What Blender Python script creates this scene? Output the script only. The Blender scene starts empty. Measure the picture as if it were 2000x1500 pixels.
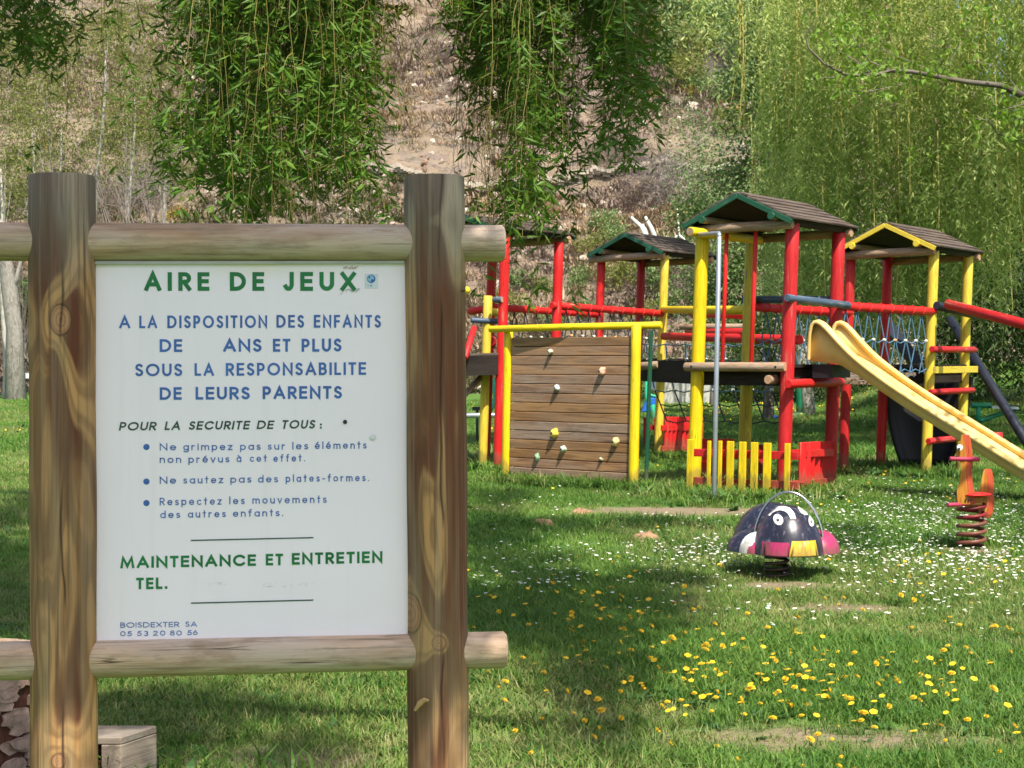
import bpy, math, random
import numpy as np
from mathutils import Vector, Matrix
random.seed(7)
rng = np.random.default_rng(11)
SC = bpy.context.scene
COL = SC.collection
R = math.radians
V = Vector

# ------------------------------------------------------------------ camera, light, exposure
F = 3300.0            # focal length in photo pixels (photo is 2000 wide)
EYE = V((0, 0, 1.25))
PITCH = math.atan(50 / F)
cam_d = bpy.data.cameras.new('camera'); cam = bpy.data.objects.new('camera', cam_d); COL.objects.link(cam)
cam_d.sensor_width = 36; cam_d.lens = F / 2000 * 36
cam_d.clip_start = 0.05; cam_d.clip_end = 1500
cam.location = EYE; cam.rotation_euler = (R(90) - PITCH, 0, 0)
cam_d.dof.use_dof = True; cam_d.dof.focus_distance = 5.0; cam_d.dof.aperture_fstop = 22.0
SC.camera = cam
SUN_EL = R(57); SUN_DIR = V((0.36, -0.93, 0)).normalized() * math.cos(SUN_EL) + V((0, 0, math.sin(SUN_EL)))
world = bpy.data.worlds.new('World'); SC.world = world; world.use_nodes = True
wn = world.node_tree; bg = wn.nodes['Background']
sky = wn.nodes.new('ShaderNodeTexSky'); sky.sky_type = 'NISHITA'; sky.sun_disc = False
sky.sun_elevation = SUN_EL; sky.sun_rotation = math.atan2(SUN_DIR.x, SUN_DIR.y)
sky.air_density = 1.0; sky.dust_density = 2.5; sky.ozone_density = 1.0
wn.links.new(sky.outputs[0], bg.inputs[0]); bg.inputs[1].default_value = 0.12
sl = bpy.data.lights.new('sun', 'SUN'); sl.energy = 5.0; sl.angle = R(0.53); sl.color = (1.0, 0.94, 0.82)
so = bpy.data.objects.new('sun', sl); COL.objects.link(so)
so.rotation_euler = SUN_DIR.to_track_quat('Z', 'Y').to_euler()
SC.view_settings.view_transform = 'Standard'; SC.view_settings.look = 'None'
SC.view_settings.exposure = 0.78; SC.view_settings.gamma = 1; SC.view_settings.use_curve_mapping = False
SC.cycles.max_bounces = 6; SC.cycles.diffuse_bounces = 3; SC.cycles.transmission_bounces = 4
SC.cycles.transparent_max_bounces = 6; SC.cycles.glossy_bounces = 2
SC.cycles.caustics_reflective = False; SC.cycles.caustics_refractive = False

FW = V((0, math.cos(PITCH), -math.sin(PITCH))); UP = V((0, math.sin(PITCH), math.cos(PITCH)))
def ray(x, y): return FW * F + V((1, 0, 0)) * (x - 1000) + UP * (750 - y)
def at(x, y, depth):                      # the point of the place that stands at this depth in that direction
    d = ray(x, y); return EYE + d * (depth / d.y)
def on_plane(x, y, p0, n):
    d = ray(x, y); return EYE + d * ((p0 - EYE).dot(n) / d.dot(n))
def terr(X, Y):                           # the lawn is flat and rises into a bank far back on the one side
    t = min(max((Y - 25) / 19, 0), 1); t = t * t * (3 - 2 * t)
    s = min(max((X / max(Y, 1) - 0.17) / 0.09, 0), 1); s = s * s * (3 - 2 * s)
    return 1.1 * t * s
def ground(x, y):
    for _ in range(1):
        d = ray(x, y); return EYE + d * (-EYE.z / d.z)

# ------------------------------------------------------------------ node helper and materials
def nd(nt, typ, ins=None, **attrs):
    n = nt.nodes.new(typ)
    for k, v in attrs.items(): setattr(n, k, v)
    for k, v in (ins or {}).items():
        s = n.inputs[k]
        if isinstance(v, bpy.types.NodeSocket): nt.links.new(v, s)
        elif isinstance(v, tuple) and len(v) == 3 and s.type == 'RGBA': s.default_value = (*v, 1)
        else: s.default_value = v
    return n
def new_mat(name):
    m = bpy.data.materials.new(name); m.use_nodes = True
    return m, m.node_tree, m.node_tree.nodes['Principled BSDF']
def math_(nt, op, a, b=0.0, c=None):
    i = {0: a, 1: b}
    if c is not None: i[2] = c
    return nd(nt, 'ShaderNodeMath', i, operation=op).outputs[0]
def mixc(nt, f, a, b, bt='MIX'):
    n = nt.nodes.new('ShaderNodeMix'); n.data_type = 'RGBA'; n.blend_type = bt
    for idx, v in ((0, f), (6, a), (7, b)):
        s = n.inputs[idx]
        if isinstance(v, bpy.types.NodeSocket): nt.links.new(v, s)
        elif isinstance(v, tuple): s.default_value = (*v, 1)
        else: s.default_value = v
    return n.outputs[2]
def ramp(nt, fac, stops, interp='LINEAR'):
    n = nt.nodes.new('ShaderNodeValToRGB'); cr = n.color_ramp; cr.interpolation = interp
    while len(cr.elements) < len(stops): cr.elements.new(0.5)
    for e, (p, c) in zip(cr.elements, stops):
        e.position = p; e.color = (*c, 1) if isinstance(c, tuple) else (c, c, c, 1)
    nt.links.new(fac, n.inputs[0]); return n.outputs[0]
def noise(nt, vec, scale, detail=4, rough=0.55, dist=0.0, out=0):
    return nd(nt, 'ShaderNodeTexNoise', {'Vector': vec, 'Scale': scale, 'Detail': detail, 'Roughness': rough, 'Distortion': dist}).outputs[out]
def gc_vec(nt, sc):
    a = nd(nt, 'ShaderNodeAttribute', attribute_name='gc')
    return nd(nt, 'ShaderNodeVectorMath', {0: a.outputs['Vector'], 1: sc}, operation='MULTIPLY').outputs[0]
def pos_vec(nt, sc=(1, 1, 1)):
    g = nd(nt, 'ShaderNodeNewGeometry')
    return nd(nt, 'ShaderNodeVectorMath', {0: g.outputs['Position'], 1: sc}, operation='MULTIPLY').outputs[0]
def bump(nt, bs, h, strength=0.4, dist=0.01):
    b = nd(nt, 'ShaderNodeBump', {'Height': h, 'Strength': strength, 'Distance': dist}); nt.links.new(b.outputs[0], bs.inputs['Normal'])

def paint(name, col, worn=(0.25, 0.2, 0.14), wear=0.62, rough=0.45):
    m, nt, bs = new_mat(name)
    g = gc_vec(nt, (14, 14, 1.6)); n1 = noise(nt, g, 1.0, 6, 0.62)
    g2 = gc_vec(nt, (60, 60, 5)); n2 = noise(nt, g2, 1.0, 5, 0.6)
    g3 = gc_vec(nt, (5, 5, 3)); n3 = noise(nt, g3, 1.0, 4, 0.6)
    c = mixc(nt, ramp(nt, n3, [(0.3, 0.0), (0.72, 1.0)]), tuple(x * 0.86 for x in col), tuple(min(1, x * 1.1 + 0.006) for x in col))
    c = mixc(nt, ramp(nt, n2, [(0.40, 0.55), (0.56, 0.0)]), c, tuple(x * 0.62 for x in col))
    mask = math_(nt, 'MULTIPLY', ramp(nt, n2, [(0.5, 0.0), (0.62, 1.0)]), ramp(nt, n1, [(wear - 0.05, 0.0), (wear + 0.08, 1.0)]))
    c = mixc(nt, mask, c, worn)
    ck = math_(nt, 'ABSOLUTE', math_(nt, 'SUBTRACT', noise(nt, gc_vec(nt, (34, 34, 0.9)), 1.0, 3, 0.5), 0.5))
    c = mixc(nt, math_(nt, 'MULTIPLY', ramp(nt, ck, [(0.0, 1.0), (0.016, 0.0)]), ramp(nt, n3, [(0.48, 0.0), (0.56, 0.8)])), c, tuple(x * 0.22 for x in col))
    zz = nd(nt, 'ShaderNodeSeparateXYZ', {0: pos_vec(nt)}).outputs[2]
    c = mixc(nt, ramp(nt, math_(nt, 'ADD', zz, math_(nt, 'MULTIPLY', n1, -0.35)), [(0.0, 0.5), (0.05, 0.0)]), c, (0.12, 0.09, 0.05))
    nt.links.new(c, bs.inputs['Base Color'])
    nt.links.new(ramp(nt, n1, [(0.3, rough - 0.06), (0.7, rough + 0.18)]), bs.inputs['Roughness'])
    bs.inputs['Specular IOR Level'].default_value = 0.35
    bump(nt, bs, n2, 0.35, 0.004); return m
def wood(name, light, dark, grey, greyness=0.5, sz=1.2, rough=0.8):
    m, nt, bs = new_mat(name)
    n1 = noise(nt, gc_vec(nt, (12, 12, sz)), 1.0, 4, 0.55, 0.4)
    n2 = noise(nt, gc_vec(nt, (90, 90, 3)), 1.0, 6, 0.65)
    n3 = noise(nt, gc_vec(nt, (6, 6, 2.2)), 1.0, 4, 0.6)
    rings = math_(nt, 'PINGPONG', math_(nt, 'MULTIPLY', n1, 7.0), 1.0)
    c = mixc(nt, ramp(nt, rings, [(0.1, 0.0), (0.9, 1.0)]), light, dark)
    c = mixc(nt, ramp(nt, n3, [(0.36, 0.0), (0.62, greyness)]), c, grey)
    c = mixc(nt, ramp(nt, n2, [(0.3, 0.65), (0.5, 0.0)]), c, tuple(x * 0.4 for x in dark))
    nt.links.new(c, bs.inputs['Base Color']); bs.inputs['Roughness'].default_value = rough
    bs.inputs['Specular IOR Level'].default_value = 0.2
    bump(nt, bs, n2, 0.5, 0.004); return m
def rail_wood(name, seed):
    m, nt, bs = new_mat(name)
    a = nd(nt, 'ShaderNodeAttribute', attribute_name='gc').outputs['Vector']
    def sn(sc, d=4, r=.55, di=0.0): return noise(nt, nd(nt, 'ShaderNodeVectorMath', {0: a, 1: sc}, operation='MULTIPLY').outputs[0], 1.0, d, r, di)
    n1 = sn((14, 14, 1.6), 3, .5, .6); n2 = sn((150, 150, 3.5), 6, .7); n3 = sn((10, 10, 2.0), 5, .65); n4 = sn((45, 45, 9), 5, .7)
    rings = math_(nt, 'PINGPONG', math_(nt, 'MULTIPLY', n1, 9.0), 1.0)
    c = mixc(nt, ramp(nt, rings, [(0.1, 0.0), (0.9, 1.0)]), (0.58, 0.385, 0.25), (0.39, 0.24, 0.145))
    c = mixc(nt, ramp(nt, n3, [(0.38, 0.0), (0.6, 0.75)]), c, (0.53, 0.44, 0.36))
    c = mixc(nt, ramp(nt, n4, [(0.50, 0.0), (0.66, 0.7)]), c, (0.27, 0.19, 0.12))
    c = mixc(nt, ramp(nt, n2, [(0.30, 0.8), (0.46, 0.0)]), c, (0.13, 0.09, 0.06))
    vo = nd(nt, 'ShaderNodeTexVoronoi', {'Vector': nd(nt, 'ShaderNodeVectorMath', {0: a, 1: (9, 9, 3.2)}, operation='MULTIPLY').outputs[0], 'Scale': 1.0}).outputs['Distance']
    c = mixc(nt, ramp(nt, vo, [(0.05, 0.85), (0.09, 0.0)]), c, (0.13, 0.06, 0.035))
    crk = math_(nt, 'ABSOLUTE', math_(nt, 'SUBTRACT', sn((26, 26, 0.7), 3, .5), .5)); cm = math_(nt, 'MULTIPLY', ramp(nt, crk, [(0.0, 1.0), (0.012, 0.0)]), ramp(nt, sn((6, 6, 2.5), 2), [(0.5, 0.0), (0.58, 0.9)]))
    c = mixc(nt, cm, c, (0.05, 0.03, 0.02))
    nt.links.new(c, bs.inputs['Base Color']); bs.inputs['Roughness'].default_value = .82; bs.inputs['Specular IOR Level'].default_value = .2
    bump(nt, bs, math_(nt, 'SUBTRACT', math_(nt, 'ADD', n2, n4), math_(nt, 'MULTIPLY', cm, 2.0)), .6, .004); return m
def post_wood(name, knots, seed, stain=1.0):  # pale treated pine, dark heartwood flames bent round the knots, grey at the weathered top
    m, nt, bs = new_mat(name)
    a = nd(nt, 'ShaderNodeAttribute', attribute_name='gc'); xyz = nd(nt, 'ShaderNodeSeparateXYZ', {0: a.outputs['Vector']})
    x, z = xyz.outputs[0], xyz.outputs[2]
    off = nd(nt, 'ShaderNodeVectorMath', {0: a.outputs['Vector'], 1: (seed, seed * 0.7, seed * 1.3)}, operation='ADD').outputs[0]
    def sn(sc, scale, d, r, di=0.0):
        return noise(nt, nd(nt, 'ShaderNodeVectorMath', {0: off, 1: sc}, operation='MULTIPLY').outputs[0], scale, d, r, di)
    f = math_(nt, 'MULTIPLY', sn((11, 6, 1.5), 1.0, 1.5, 0.45, 0.25), 6.0)
    f = math_(nt, 'ADD', f, math_(nt, 'MULTIPLY', x, 4.0))
    kd = None
    for kx, kz, rx, rz, amp in knots:
        dx = math_(nt, 'DIVIDE', math_(nt, 'SUBTRACT', x, kx), rx); dz = math_(nt, 'DIVIDE', math_(nt, 'SUBTRACT', z, kz), rz)
        d2 = math_(nt, 'ADD', math_(nt, 'MULTIPLY', dx, dx), math_(nt, 'MULTIPLY', dz, dz))
        e = math_(nt, 'DIVIDE', amp, math_(nt, 'ADD', 1.0, math_(nt, 'MULTIPLY', d2, 0.16)))
        f = math_(nt, 'ADD', f, e)
        kd = d2 if kd is None else math_(nt, 'MINIMUM', kd, d2)
    pp = math_(nt, 'PINGPONG', f, 1.0)
    big = sn((5, 5, 1.0), 1.0, 3, 0.5); fine = sn((120, 120, 2.5), 1.0, 6, 0.65); mid = sn((30, 30, 3), 1.0, 4, 0.6)
    c = mixc(nt, ramp(nt, mid, [(0.3, 0.0), (0.7, 1.0)]), (0.55, 0.29, 0.11), (0.41, 0.23, 0.10))
    c = mixc(nt, ramp(nt, pp, [(0.08, 0.0), (0.30, 0.6), (0.38, 0.1), (0.55, 0.3), (0.66, 0.95), (0.86, 0.9), (0.95, 0.3)]), c, (0.215, 0.115, 0.052))
    c = mixc(nt, ramp(nt, math_(nt, 'PINGPONG', math_(nt, 'MULTIPLY', f, 5.0), 1.0), [(0.55, 0.0), (0.95, 0.42)]), c, (0.17, 0.075, 0.03))
    heart = math_(nt, 'MULTIPLY', ramp(nt, pp, [(0.34, 0.0), (0.5, 1.0)]), ramp(nt, math_(nt, 'ADD', big, math_(nt, 'MULTIPLY', math_(nt, 'SUBTRACT', 0.0, math_(nt, 'ABSOLUTE', x)), 1.6)), [(0.345, 0.0), (0.415, stain)]))
    c = mixc(nt, heart, c, (0.125, 0.040, 0.020))
    green = ramp(nt, sn((9, 9, 0.8), 1.7, 3, 0.5), [(0.46, 0.0), (0.66, 0.6)])
    c = mixc(nt, green, c, (0.30, 0.235, 0.13))
    if kd is not None:
        kr = math_(nt, 'SINE', math_(nt, 'MULTIPLY', math_(nt, 'SQRT', kd), 17.0))
        kc = mixc(nt, ramp(nt, kr, [(0.2, 0.0), (1.0, 0.5)]), (0.42, 0.22, 0.11), (0.17, 0.07, 0.03))
        c = mixc(nt, ramp(nt, kd, [(0.8, 1.0), (1.05, 0.0)]), c, kc)
        c = mixc(nt, ramp(nt, math_(nt, 'ABSOLUTE', math_(nt, 'SUBTRACT', kd, 1.15)), [(0.0, 0.8), (0.3, 0.0)]), c, (0.09, 0.045, 0.025))
    zz = math_(nt, 'ADD', z, math_(nt, 'MULTIPLY', mid, 0.22))
    c = mixc(nt, ramp(nt, zz, [(0.0, 0.0), (0.999, 0.0), (1.0, 0.0)]), c, (0, 0, 0)) if False else c
    wz = math_(nt, 'DIVIDE', math_(nt, 'SUBTRACT', zz, 1.49), 0.28)
    c = mixc(nt, ramp(nt, wz, [(0.0, 0.0), (0.6, 0.82)]), c, mixc(nt, ramp(nt, pp, [(0.2, 0.0), (0.7, 1.0)]), (0.36, 0.31, 0.24), (0.16, 0.13, 0.10)))
    c = mixc(nt, ramp(nt, fine, [(0.34, 0.8), (0.50, 0.0)]), c, (0.11, 0.065, 0.04))
    c = mixc(nt, ramp(nt, sn((55, 55, 1.1), 1.0, 5, 0.6), [(0.52, 0.0), (0.64, 0.28)]), c, (0.38, 0.30, 0.20))
    c = mixc(nt, ramp(nt, sn((70, 70, 1.4), 1.7, 5, 0.6), [(0.56, 0.0), (0.66, 0.5)]), c, (0.14, 0.075, 0.04))
    crack = math_(nt, 'ABSOLUTE', math_(nt, 'ADD', math_(nt, 'SUBTRACT', x, 0.006), math_(nt, 'MULTIPLY', math_(nt, 'SUBTRACT', sn((1, 1, 3.5), 1.0, 3, 0.5), 0.5), 0.035)))
    cm = math_(nt, 'MULTIPLY', ramp(nt, crack, [(0.0, 1.0), (0.0016, 0.0)]), ramp(nt, sn((0, 0, 2.2), 1.0, 2, 0.5), [(0.46, 0.0), (0.52, 0.9)]))
    c = mixc(nt, cm, c, (0.03, 0.015, 0.01))
    nt.links.new(c, bs.inputs['Base Color']); bs.inputs['Roughness'].default_value = 0.72
    bs.inputs['Specular IOR Level'].default_value = 0.25
    h = math_(nt, 'SUBTRACT', math_(nt, 'ADD', fine, math_(nt, 'MULTIPLY', pp, 0.3)), math_(nt, 'MULTIPLY', cm, 2.0))
    bump(nt, bs, h, 0.4, 0.003); return m
def plain(name, col, rough=0.6, metal=0.0, var=0.15, scale=8.0, spec=0.4, bmp=0.15):
    m, nt, bs = new_mat(name)
    tc = nd(nt, 'ShaderNodeTexCoord').outputs['Object']; n = noise(nt, tc, scale, 6, 0.6)
    c = mixc(nt, ramp(nt, n, [(0.3, 0.0), (0.7, 1.0)]), tuple(x * (1 - var) for x in col), tuple(min(1, x * (1 + var)) for x in col))
    nt.links.new(c, bs.inputs['Base Color']); bs.inputs['Roughness'].default_value = rough; bs.inputs['Metallic'].default_value = metal
    bs.inputs['Specular IOR Level'].default_value = spec
    if bmp: bump(nt, bs, n, bmp, 0.005)
    return m
def leafmat(name, cols, trans=0.35, rough=0.5, pscale=0.6, spec=0.3):
    m, nt, bs = new_mat(name)
    a = nd(nt, 'ShaderNodeAttribute', attribute_name='tint').outputs['Fac']
    c = ramp(nt, a, [(i / (len(cols) - 1), c) for i, c in enumerate(cols)])
    n = noise(nt, pos_vec(nt), pscale, 3, 0.5)
    c = mixc(nt, ramp(nt, n, [(0.35, 0.0), (0.7, 0.35)]), c, cols[-1])
    nt.links.new(c, bs.inputs['Base Color']); bs.inputs['Roughness'].default_value = rough; bs.inputs['Specular IOR Level'].default_value = spec
    tr = nd(nt, 'ShaderNodeBsdfTranslucent', {'Color': mixc(nt, 0.35, c, (0.30, 0.42, 0.02))})
    mx = nd(nt, 'ShaderNodeMixShader', {0: trans, 1: bs.outputs[0], 2: tr.outputs[0]})
    nt.links.new(mx.outputs[0], nt.nodes['Material Output'].inputs[0]); return m

M = {}
M['red'] = paint('red_paint', (0.62, 0.012, 0.012))
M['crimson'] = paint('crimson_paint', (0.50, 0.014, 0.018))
M['yellow'] = paint('yellow_paint', (0.78, 0.56, 0.006), worn=(0.3, 0.25, 0.1), wear=0.66)
M['oldyellow'] = paint('faded_yellow_paint', (0.70, 0.53, 0.05), wear=0.56)
M['green'] = paint('green_paint', (0.012, 0.085, 0.046))
M['blue'] = paint('blue_grey_paint', (0.06, 0.10, 0.16), worn=(0.2, 0.2, 0.2), wear=0.5)
M['black'] = paint('dark_blue_paint', (0.012, 0.016, 0.03), worn=(0.05, 0.06, 0.07))
M['log'] = rail_wood('weathered_log', 2)
for n_ in M['log'].node_tree.nodes:
    if n_.type == 'MIX' and n_.data_type == 'RGBA':
        for k_ in (6, 7):
            if not n_.inputs[k_].is_linked: c_ = n_.inputs[k_].default_value; n_.inputs[k_].default_value = (c_[0] * .66, c_[1] * .64, c_[2] * .62, 1)
M['rail'] = rail_wood('round_rail_wood', 1)
M['darkwood_shade'] = wood('dark_wood_and_shade', (0.028, 0.021, 0.016), (0.015, 0.011, 0.009), (0.04, 0.034, 0.03), 0.5)  # dark wood; shade under roofs and decks is put into its colour
M['roof'] = wood('grey_roof_board', (0.125, 0.09, 0.07), (0.05, 0.035, 0.028), (0.15, 0.12, 0.105), 0.7)
M['endgrain'] = plain('end_grain', (0.42, 0.24, 0.14), 0.8, scale=30)
M['metal'] = plain('grey_steel', (0.36, 0.40, 0.45), 0.38, 0.6, 0.08)
M['chrome'] = plain('bare_steel', (0.6, 0.6, 0.6), 0.22, 1.0, 0.05)
M['darkmetal'] = plain('dark_metal', (0.03, 0.03, 0.032), 0.5, 0.3)
M['rope_blue'] = plain('blue_rope', (0.07, 0.155, 0.24), 0.85)
M['rope_dark'] = plain('dark_rope', (0.03, 0.035, 0.04), 0.85)
M['knotw'] = plain('white_rope_clamp', (0.62, 0.58, 0.48), 0.6)
M['knoto'] = plain('orange_rope_clamp', (0.62, 0.32, 0.10), 0.6)
M['black_plastic'] = plain('black_plastic', (0.012, 0.013, 0.018), 0.5)

# ------------------------------------------------------------------ mesh helpers
def tag(o, label=None, cat=None, group=None, kind=None):
    for k, v in (('label', label), ('category', cat), ('group', group), ('kind', kind)):
        if v: o[k] = v
    return o
def thing(name, loc, label, cat, group=None):
    o = bpy.data.objects.new(name, None); COL.objects.link(o); o.location = loc; o.empty_display_size = 0.1
    return tag(o, label, cat, group)
def origin(o):
    p = V((0, 0, 0))
    while o is not None: p = p + o.location; o = o.parent
    return p
class MB:
    def __init__(s): s.v, s.f, s.sm, s.gc, s.mi = [], [], [], [], []
    def add(s, vs, fs, smooth=False, gc=None, mi=0):
        b = len(s.v); s.v += [V(p) for p in vs]; s.gc += [tuple(g) for g in (gc or vs)]
        s.f += [tuple(i + b for i in f) for f in fs]; s.sm += [smooth] * len(fs); s.mi += [mi] * len(fs)
    def tube(s, pts, r, seg=12, mi=0, capmi=None, chamfer=0.15, cap=True, wob=0.0, off=None, xref=None):
        pts = [V(p) for p in pts]; n = len(pts); rs = list(r) if hasattr(r, '__len__') else [r] * n
        if cap and chamfer > 0:
            d0 = (pts[1] - pts[0]).normalized(); d1 = (pts[-1] - pts[-2]).normalized(); c0 = rs[0] * chamfer; c1 = rs[-1] * chamfer
            pts = [pts[0], pts[0] + d0 * c0] + pts[1:-1] + [pts[-1] - d1 * c1, pts[-1]]
            rs = [rs[0] - c0 * 0.8, rs[0]] + rs[1:-1] + [rs[-1], rs[-1] - c1 * 0.8]; n = len(pts)
        off = off if off is not None else (random.uniform(-9, 9), random.uniform(-9, 9), random.uniform(-9, 9))
        vs, gc, fs = [], [], []; L = 0; X = None; ph = random.uniform(0, 6)
        for i, p in enumerate(pts):
            d = (pts[min(i + 1, n - 1)] - pts[max(i - 1, 0)]).normalized()
            if X is None:
                ref = xref or (V((1, 0, 0)) if abs(d.x) < 0.7 else V((0, 0, 1)))
            else: ref = X
            X = (ref - d * ref.dot(d)).normalized(); Y = d.cross(X)
            if i: L += (p - pts[i - 1]).length
            for k in range(seg):
                a = 2 * math.pi * k / seg; rr = rs[i] * (1 + wob * math.sin(2 * a + ph + L * 2) + wob * 0.7 * math.sin(L * 5 + 3 * a + ph))
                vs.append(p + X * math.cos(a) * rr + Y * math.sin(a) * rr)
                gc.append((math.cos(a) * rr + off[0], math.sin(a) * rr + off[1], L + off[2]))
        for i in range(n - 1):
            for k in range(seg):
                k2 = (k + 1) % seg; fs.append((i * seg + k, i * seg + k2, (i + 1) * seg + k2, (i + 1) * seg + k))
        s.add(vs, fs, True, gc, mi)
        if cap:
            cm = mi if capmi is None else capmi
            e0 = vs[:seg]; e1 = vs[-seg:]
            s.add(e0, [tuple(range(seg))[::-1]], False, gc[:seg], cm); s.add(e1, [tuple(range(seg))], False, gc[-seg:], cm)
    def box(s, c, ax, ay, az, mi=0, off=None):   # centre and three half-axis vectors
        c, ax, ay, az = V(c), V(ax), V(ay), V(az); ls = [(ax.length, 0), (ay.length, 1), (az.length, 2)]; ls.sort()
        off = off if off is not None else (random.uniform(-9, 9), random.uniform(-9, 9), random.uniform(-9, 9))
        vs, gc = [], []
        for i in (-1, 1):
            for j in (-1, 1):
                for k in (-1, 1):
                    vs.append(c + ax * i + ay * j + az * k); q = (i, j, k)
                    g = [ls[0][0] * q[ls[0][1]] + off[0], ls[1][0] * q[ls[1][1]] + off[1], ls[2][0] * q[ls[2][1]] + off[2]]; gc.append(g)
        fs = [(0, 1, 3, 2), (4, 6, 7, 5), (0, 4, 5, 1), (2, 3, 7, 6), (0, 2, 6, 4), (1, 5, 7, 3)]
        if ax.cross(ay).dot(az) < 0: fs = [f[::-1] for f in fs]
        s.add(vs, fs, False, gc, mi)
    def ell(s, c, ax, ay, az, nu=14, nv=8, lo=-1.0, mi=0, closed=True):   # (part of) an ellipsoid above height lo
        c, ax, ay, az = V(c), V(ax), V(ay), V(az); vs = []; t0 = math.asin(max(-1, lo))
        for j in range(nv + 1):
            t = t0 + (math.pi / 2 - t0) * j / nv
            for i in range(nu):
                a = 2 * math.pi * i / nu; vs.append(c + ax * math.cos(a) * math.cos(t) + ay * math.sin(a) * math.cos(t) + az * math.sin(t))
        fs = [(j * nu + i, j * nu + (i + 1) % nu, (j + 1) * nu + (i + 1) % nu, (j + 1) * nu + i) for j in range(nv) for i in range(nu)]
        s.add(vs, fs, True, None, mi)
        if closed and lo > -0.99: s.add(vs[:nu], [tuple(range(nu))[::-1]], False, None, mi)
    def build(s, name, mats, parent=None, bevel=0.0, orig=None):
        o0 = orig if orig is not None else origin(parent)
        me = bpy.data.meshes.new(name); me.from_pydata([p - o0 for p in s.v], [], s.f)
        me.polygons.foreach_set('use_smooth', s.sm); me.polygons.foreach_set('material_index', s.mi)
        at_ = me.attributes.new('gc', 'FLOAT_VECTOR', 'POINT'); at_.data.foreach_set('vector', np.array(s.gc, dtype=np.float32).ravel())
        for m in (mats if isinstance(mats, (list, tuple)) else [mats]): me.materials.append(m)
        o = bpy.data.objects.new(name, me); COL.objects.link(o)
        if parent is not None: o.parent = parent
        elif orig is not None: o.location = orig
        if bevel:
            b = o.modifiers.new('bevel', 'BEVEL'); b.width = bevel; b.segments = 1; b.limit_method = 'ANGLE'; b.angle_limit = R(50)
        return o
def tube_obj(name, pts, r, mat, parent, **k):
    m = MB(); m.tube(pts, r, **k); return m.build(name, mat, parent)
def np_mesh(name, verts, faces, mat, parent=None, attrs=None, smooth=False, orig=None):
    o0 = orig if orig is not None else origin(parent)
    verts = np.asarray(verts, dtype=np.float32) - np.array(o0, dtype=np.float32); faces = np.asarray(faces, dtype=np.int32)
    me = bpy.data.meshes.new(name); n, k = faces.shape
    me.vertices.add(len(verts)); me.vertices.foreach_set('co', verts.ravel())
    me.loops.add(n * k); me.loops.foreach_set('vertex_index', faces.ravel())
    me.polygons.add(n); me.polygons.foreach_set('loop_start', np.arange(0, n * k, k, dtype=np.int32)); me.polygons.foreach_set('loop_total', np.full(n, k, dtype=np.int32))
    me.polygons.foreach_set('use_smooth', np.full(n, smooth))
    for an, av in (attrs or {}).items():
        a = me.attributes.new(an, 'FLOAT', 'POINT'); a.data.foreach_set('value', np.asarray(av, dtype=np.float32))
    for m in (mat if isinstance(mat, (list, tuple)) else [mat]): me.materials.append(m)
    me.update(calc_edges=True); me.validate()
    o = bpy.data.objects.new(name, me); COL.objects.link(o)
    if parent is not None: o.parent = parent
    elif orig is not None: o.location = orig
    return o
def unit(a): return a / np.maximum(np.linalg.norm(a, axis=-1, keepdims=True), 1e-9)
def leaf_arrays(P, D, L, w, tint=None):
    n = len(P); D = unit(D); rnd = rng.normal(size=(n, 3)); W = unit(np.cross(D, rnd)); N = np.cross(D, W)
    L = np.broadcast_to(np.asarray(L, dtype=float).reshape(-1, 1), (n, 1)); w = np.broadcast_to(np.asarray(w, dtype=float).reshape(-1, 1), (n, 1))
    v = np.empty((n, 4, 3)); v[:, 0] = P; v[:, 1] = P + D * L * 0.42 + W * w * 0.5 + N * w * 0.15
    v[:, 2] = P + D * L; v[:, 3] = P + D * L * 0.42 - W * w * 0.5 + N * w * 0.15
    f = np.arange(n * 4).reshape(n, 4); t = rng.random(n) if tint is None else tint
    return v.reshape(-1, 3), f, np.repeat(t, 4)

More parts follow.
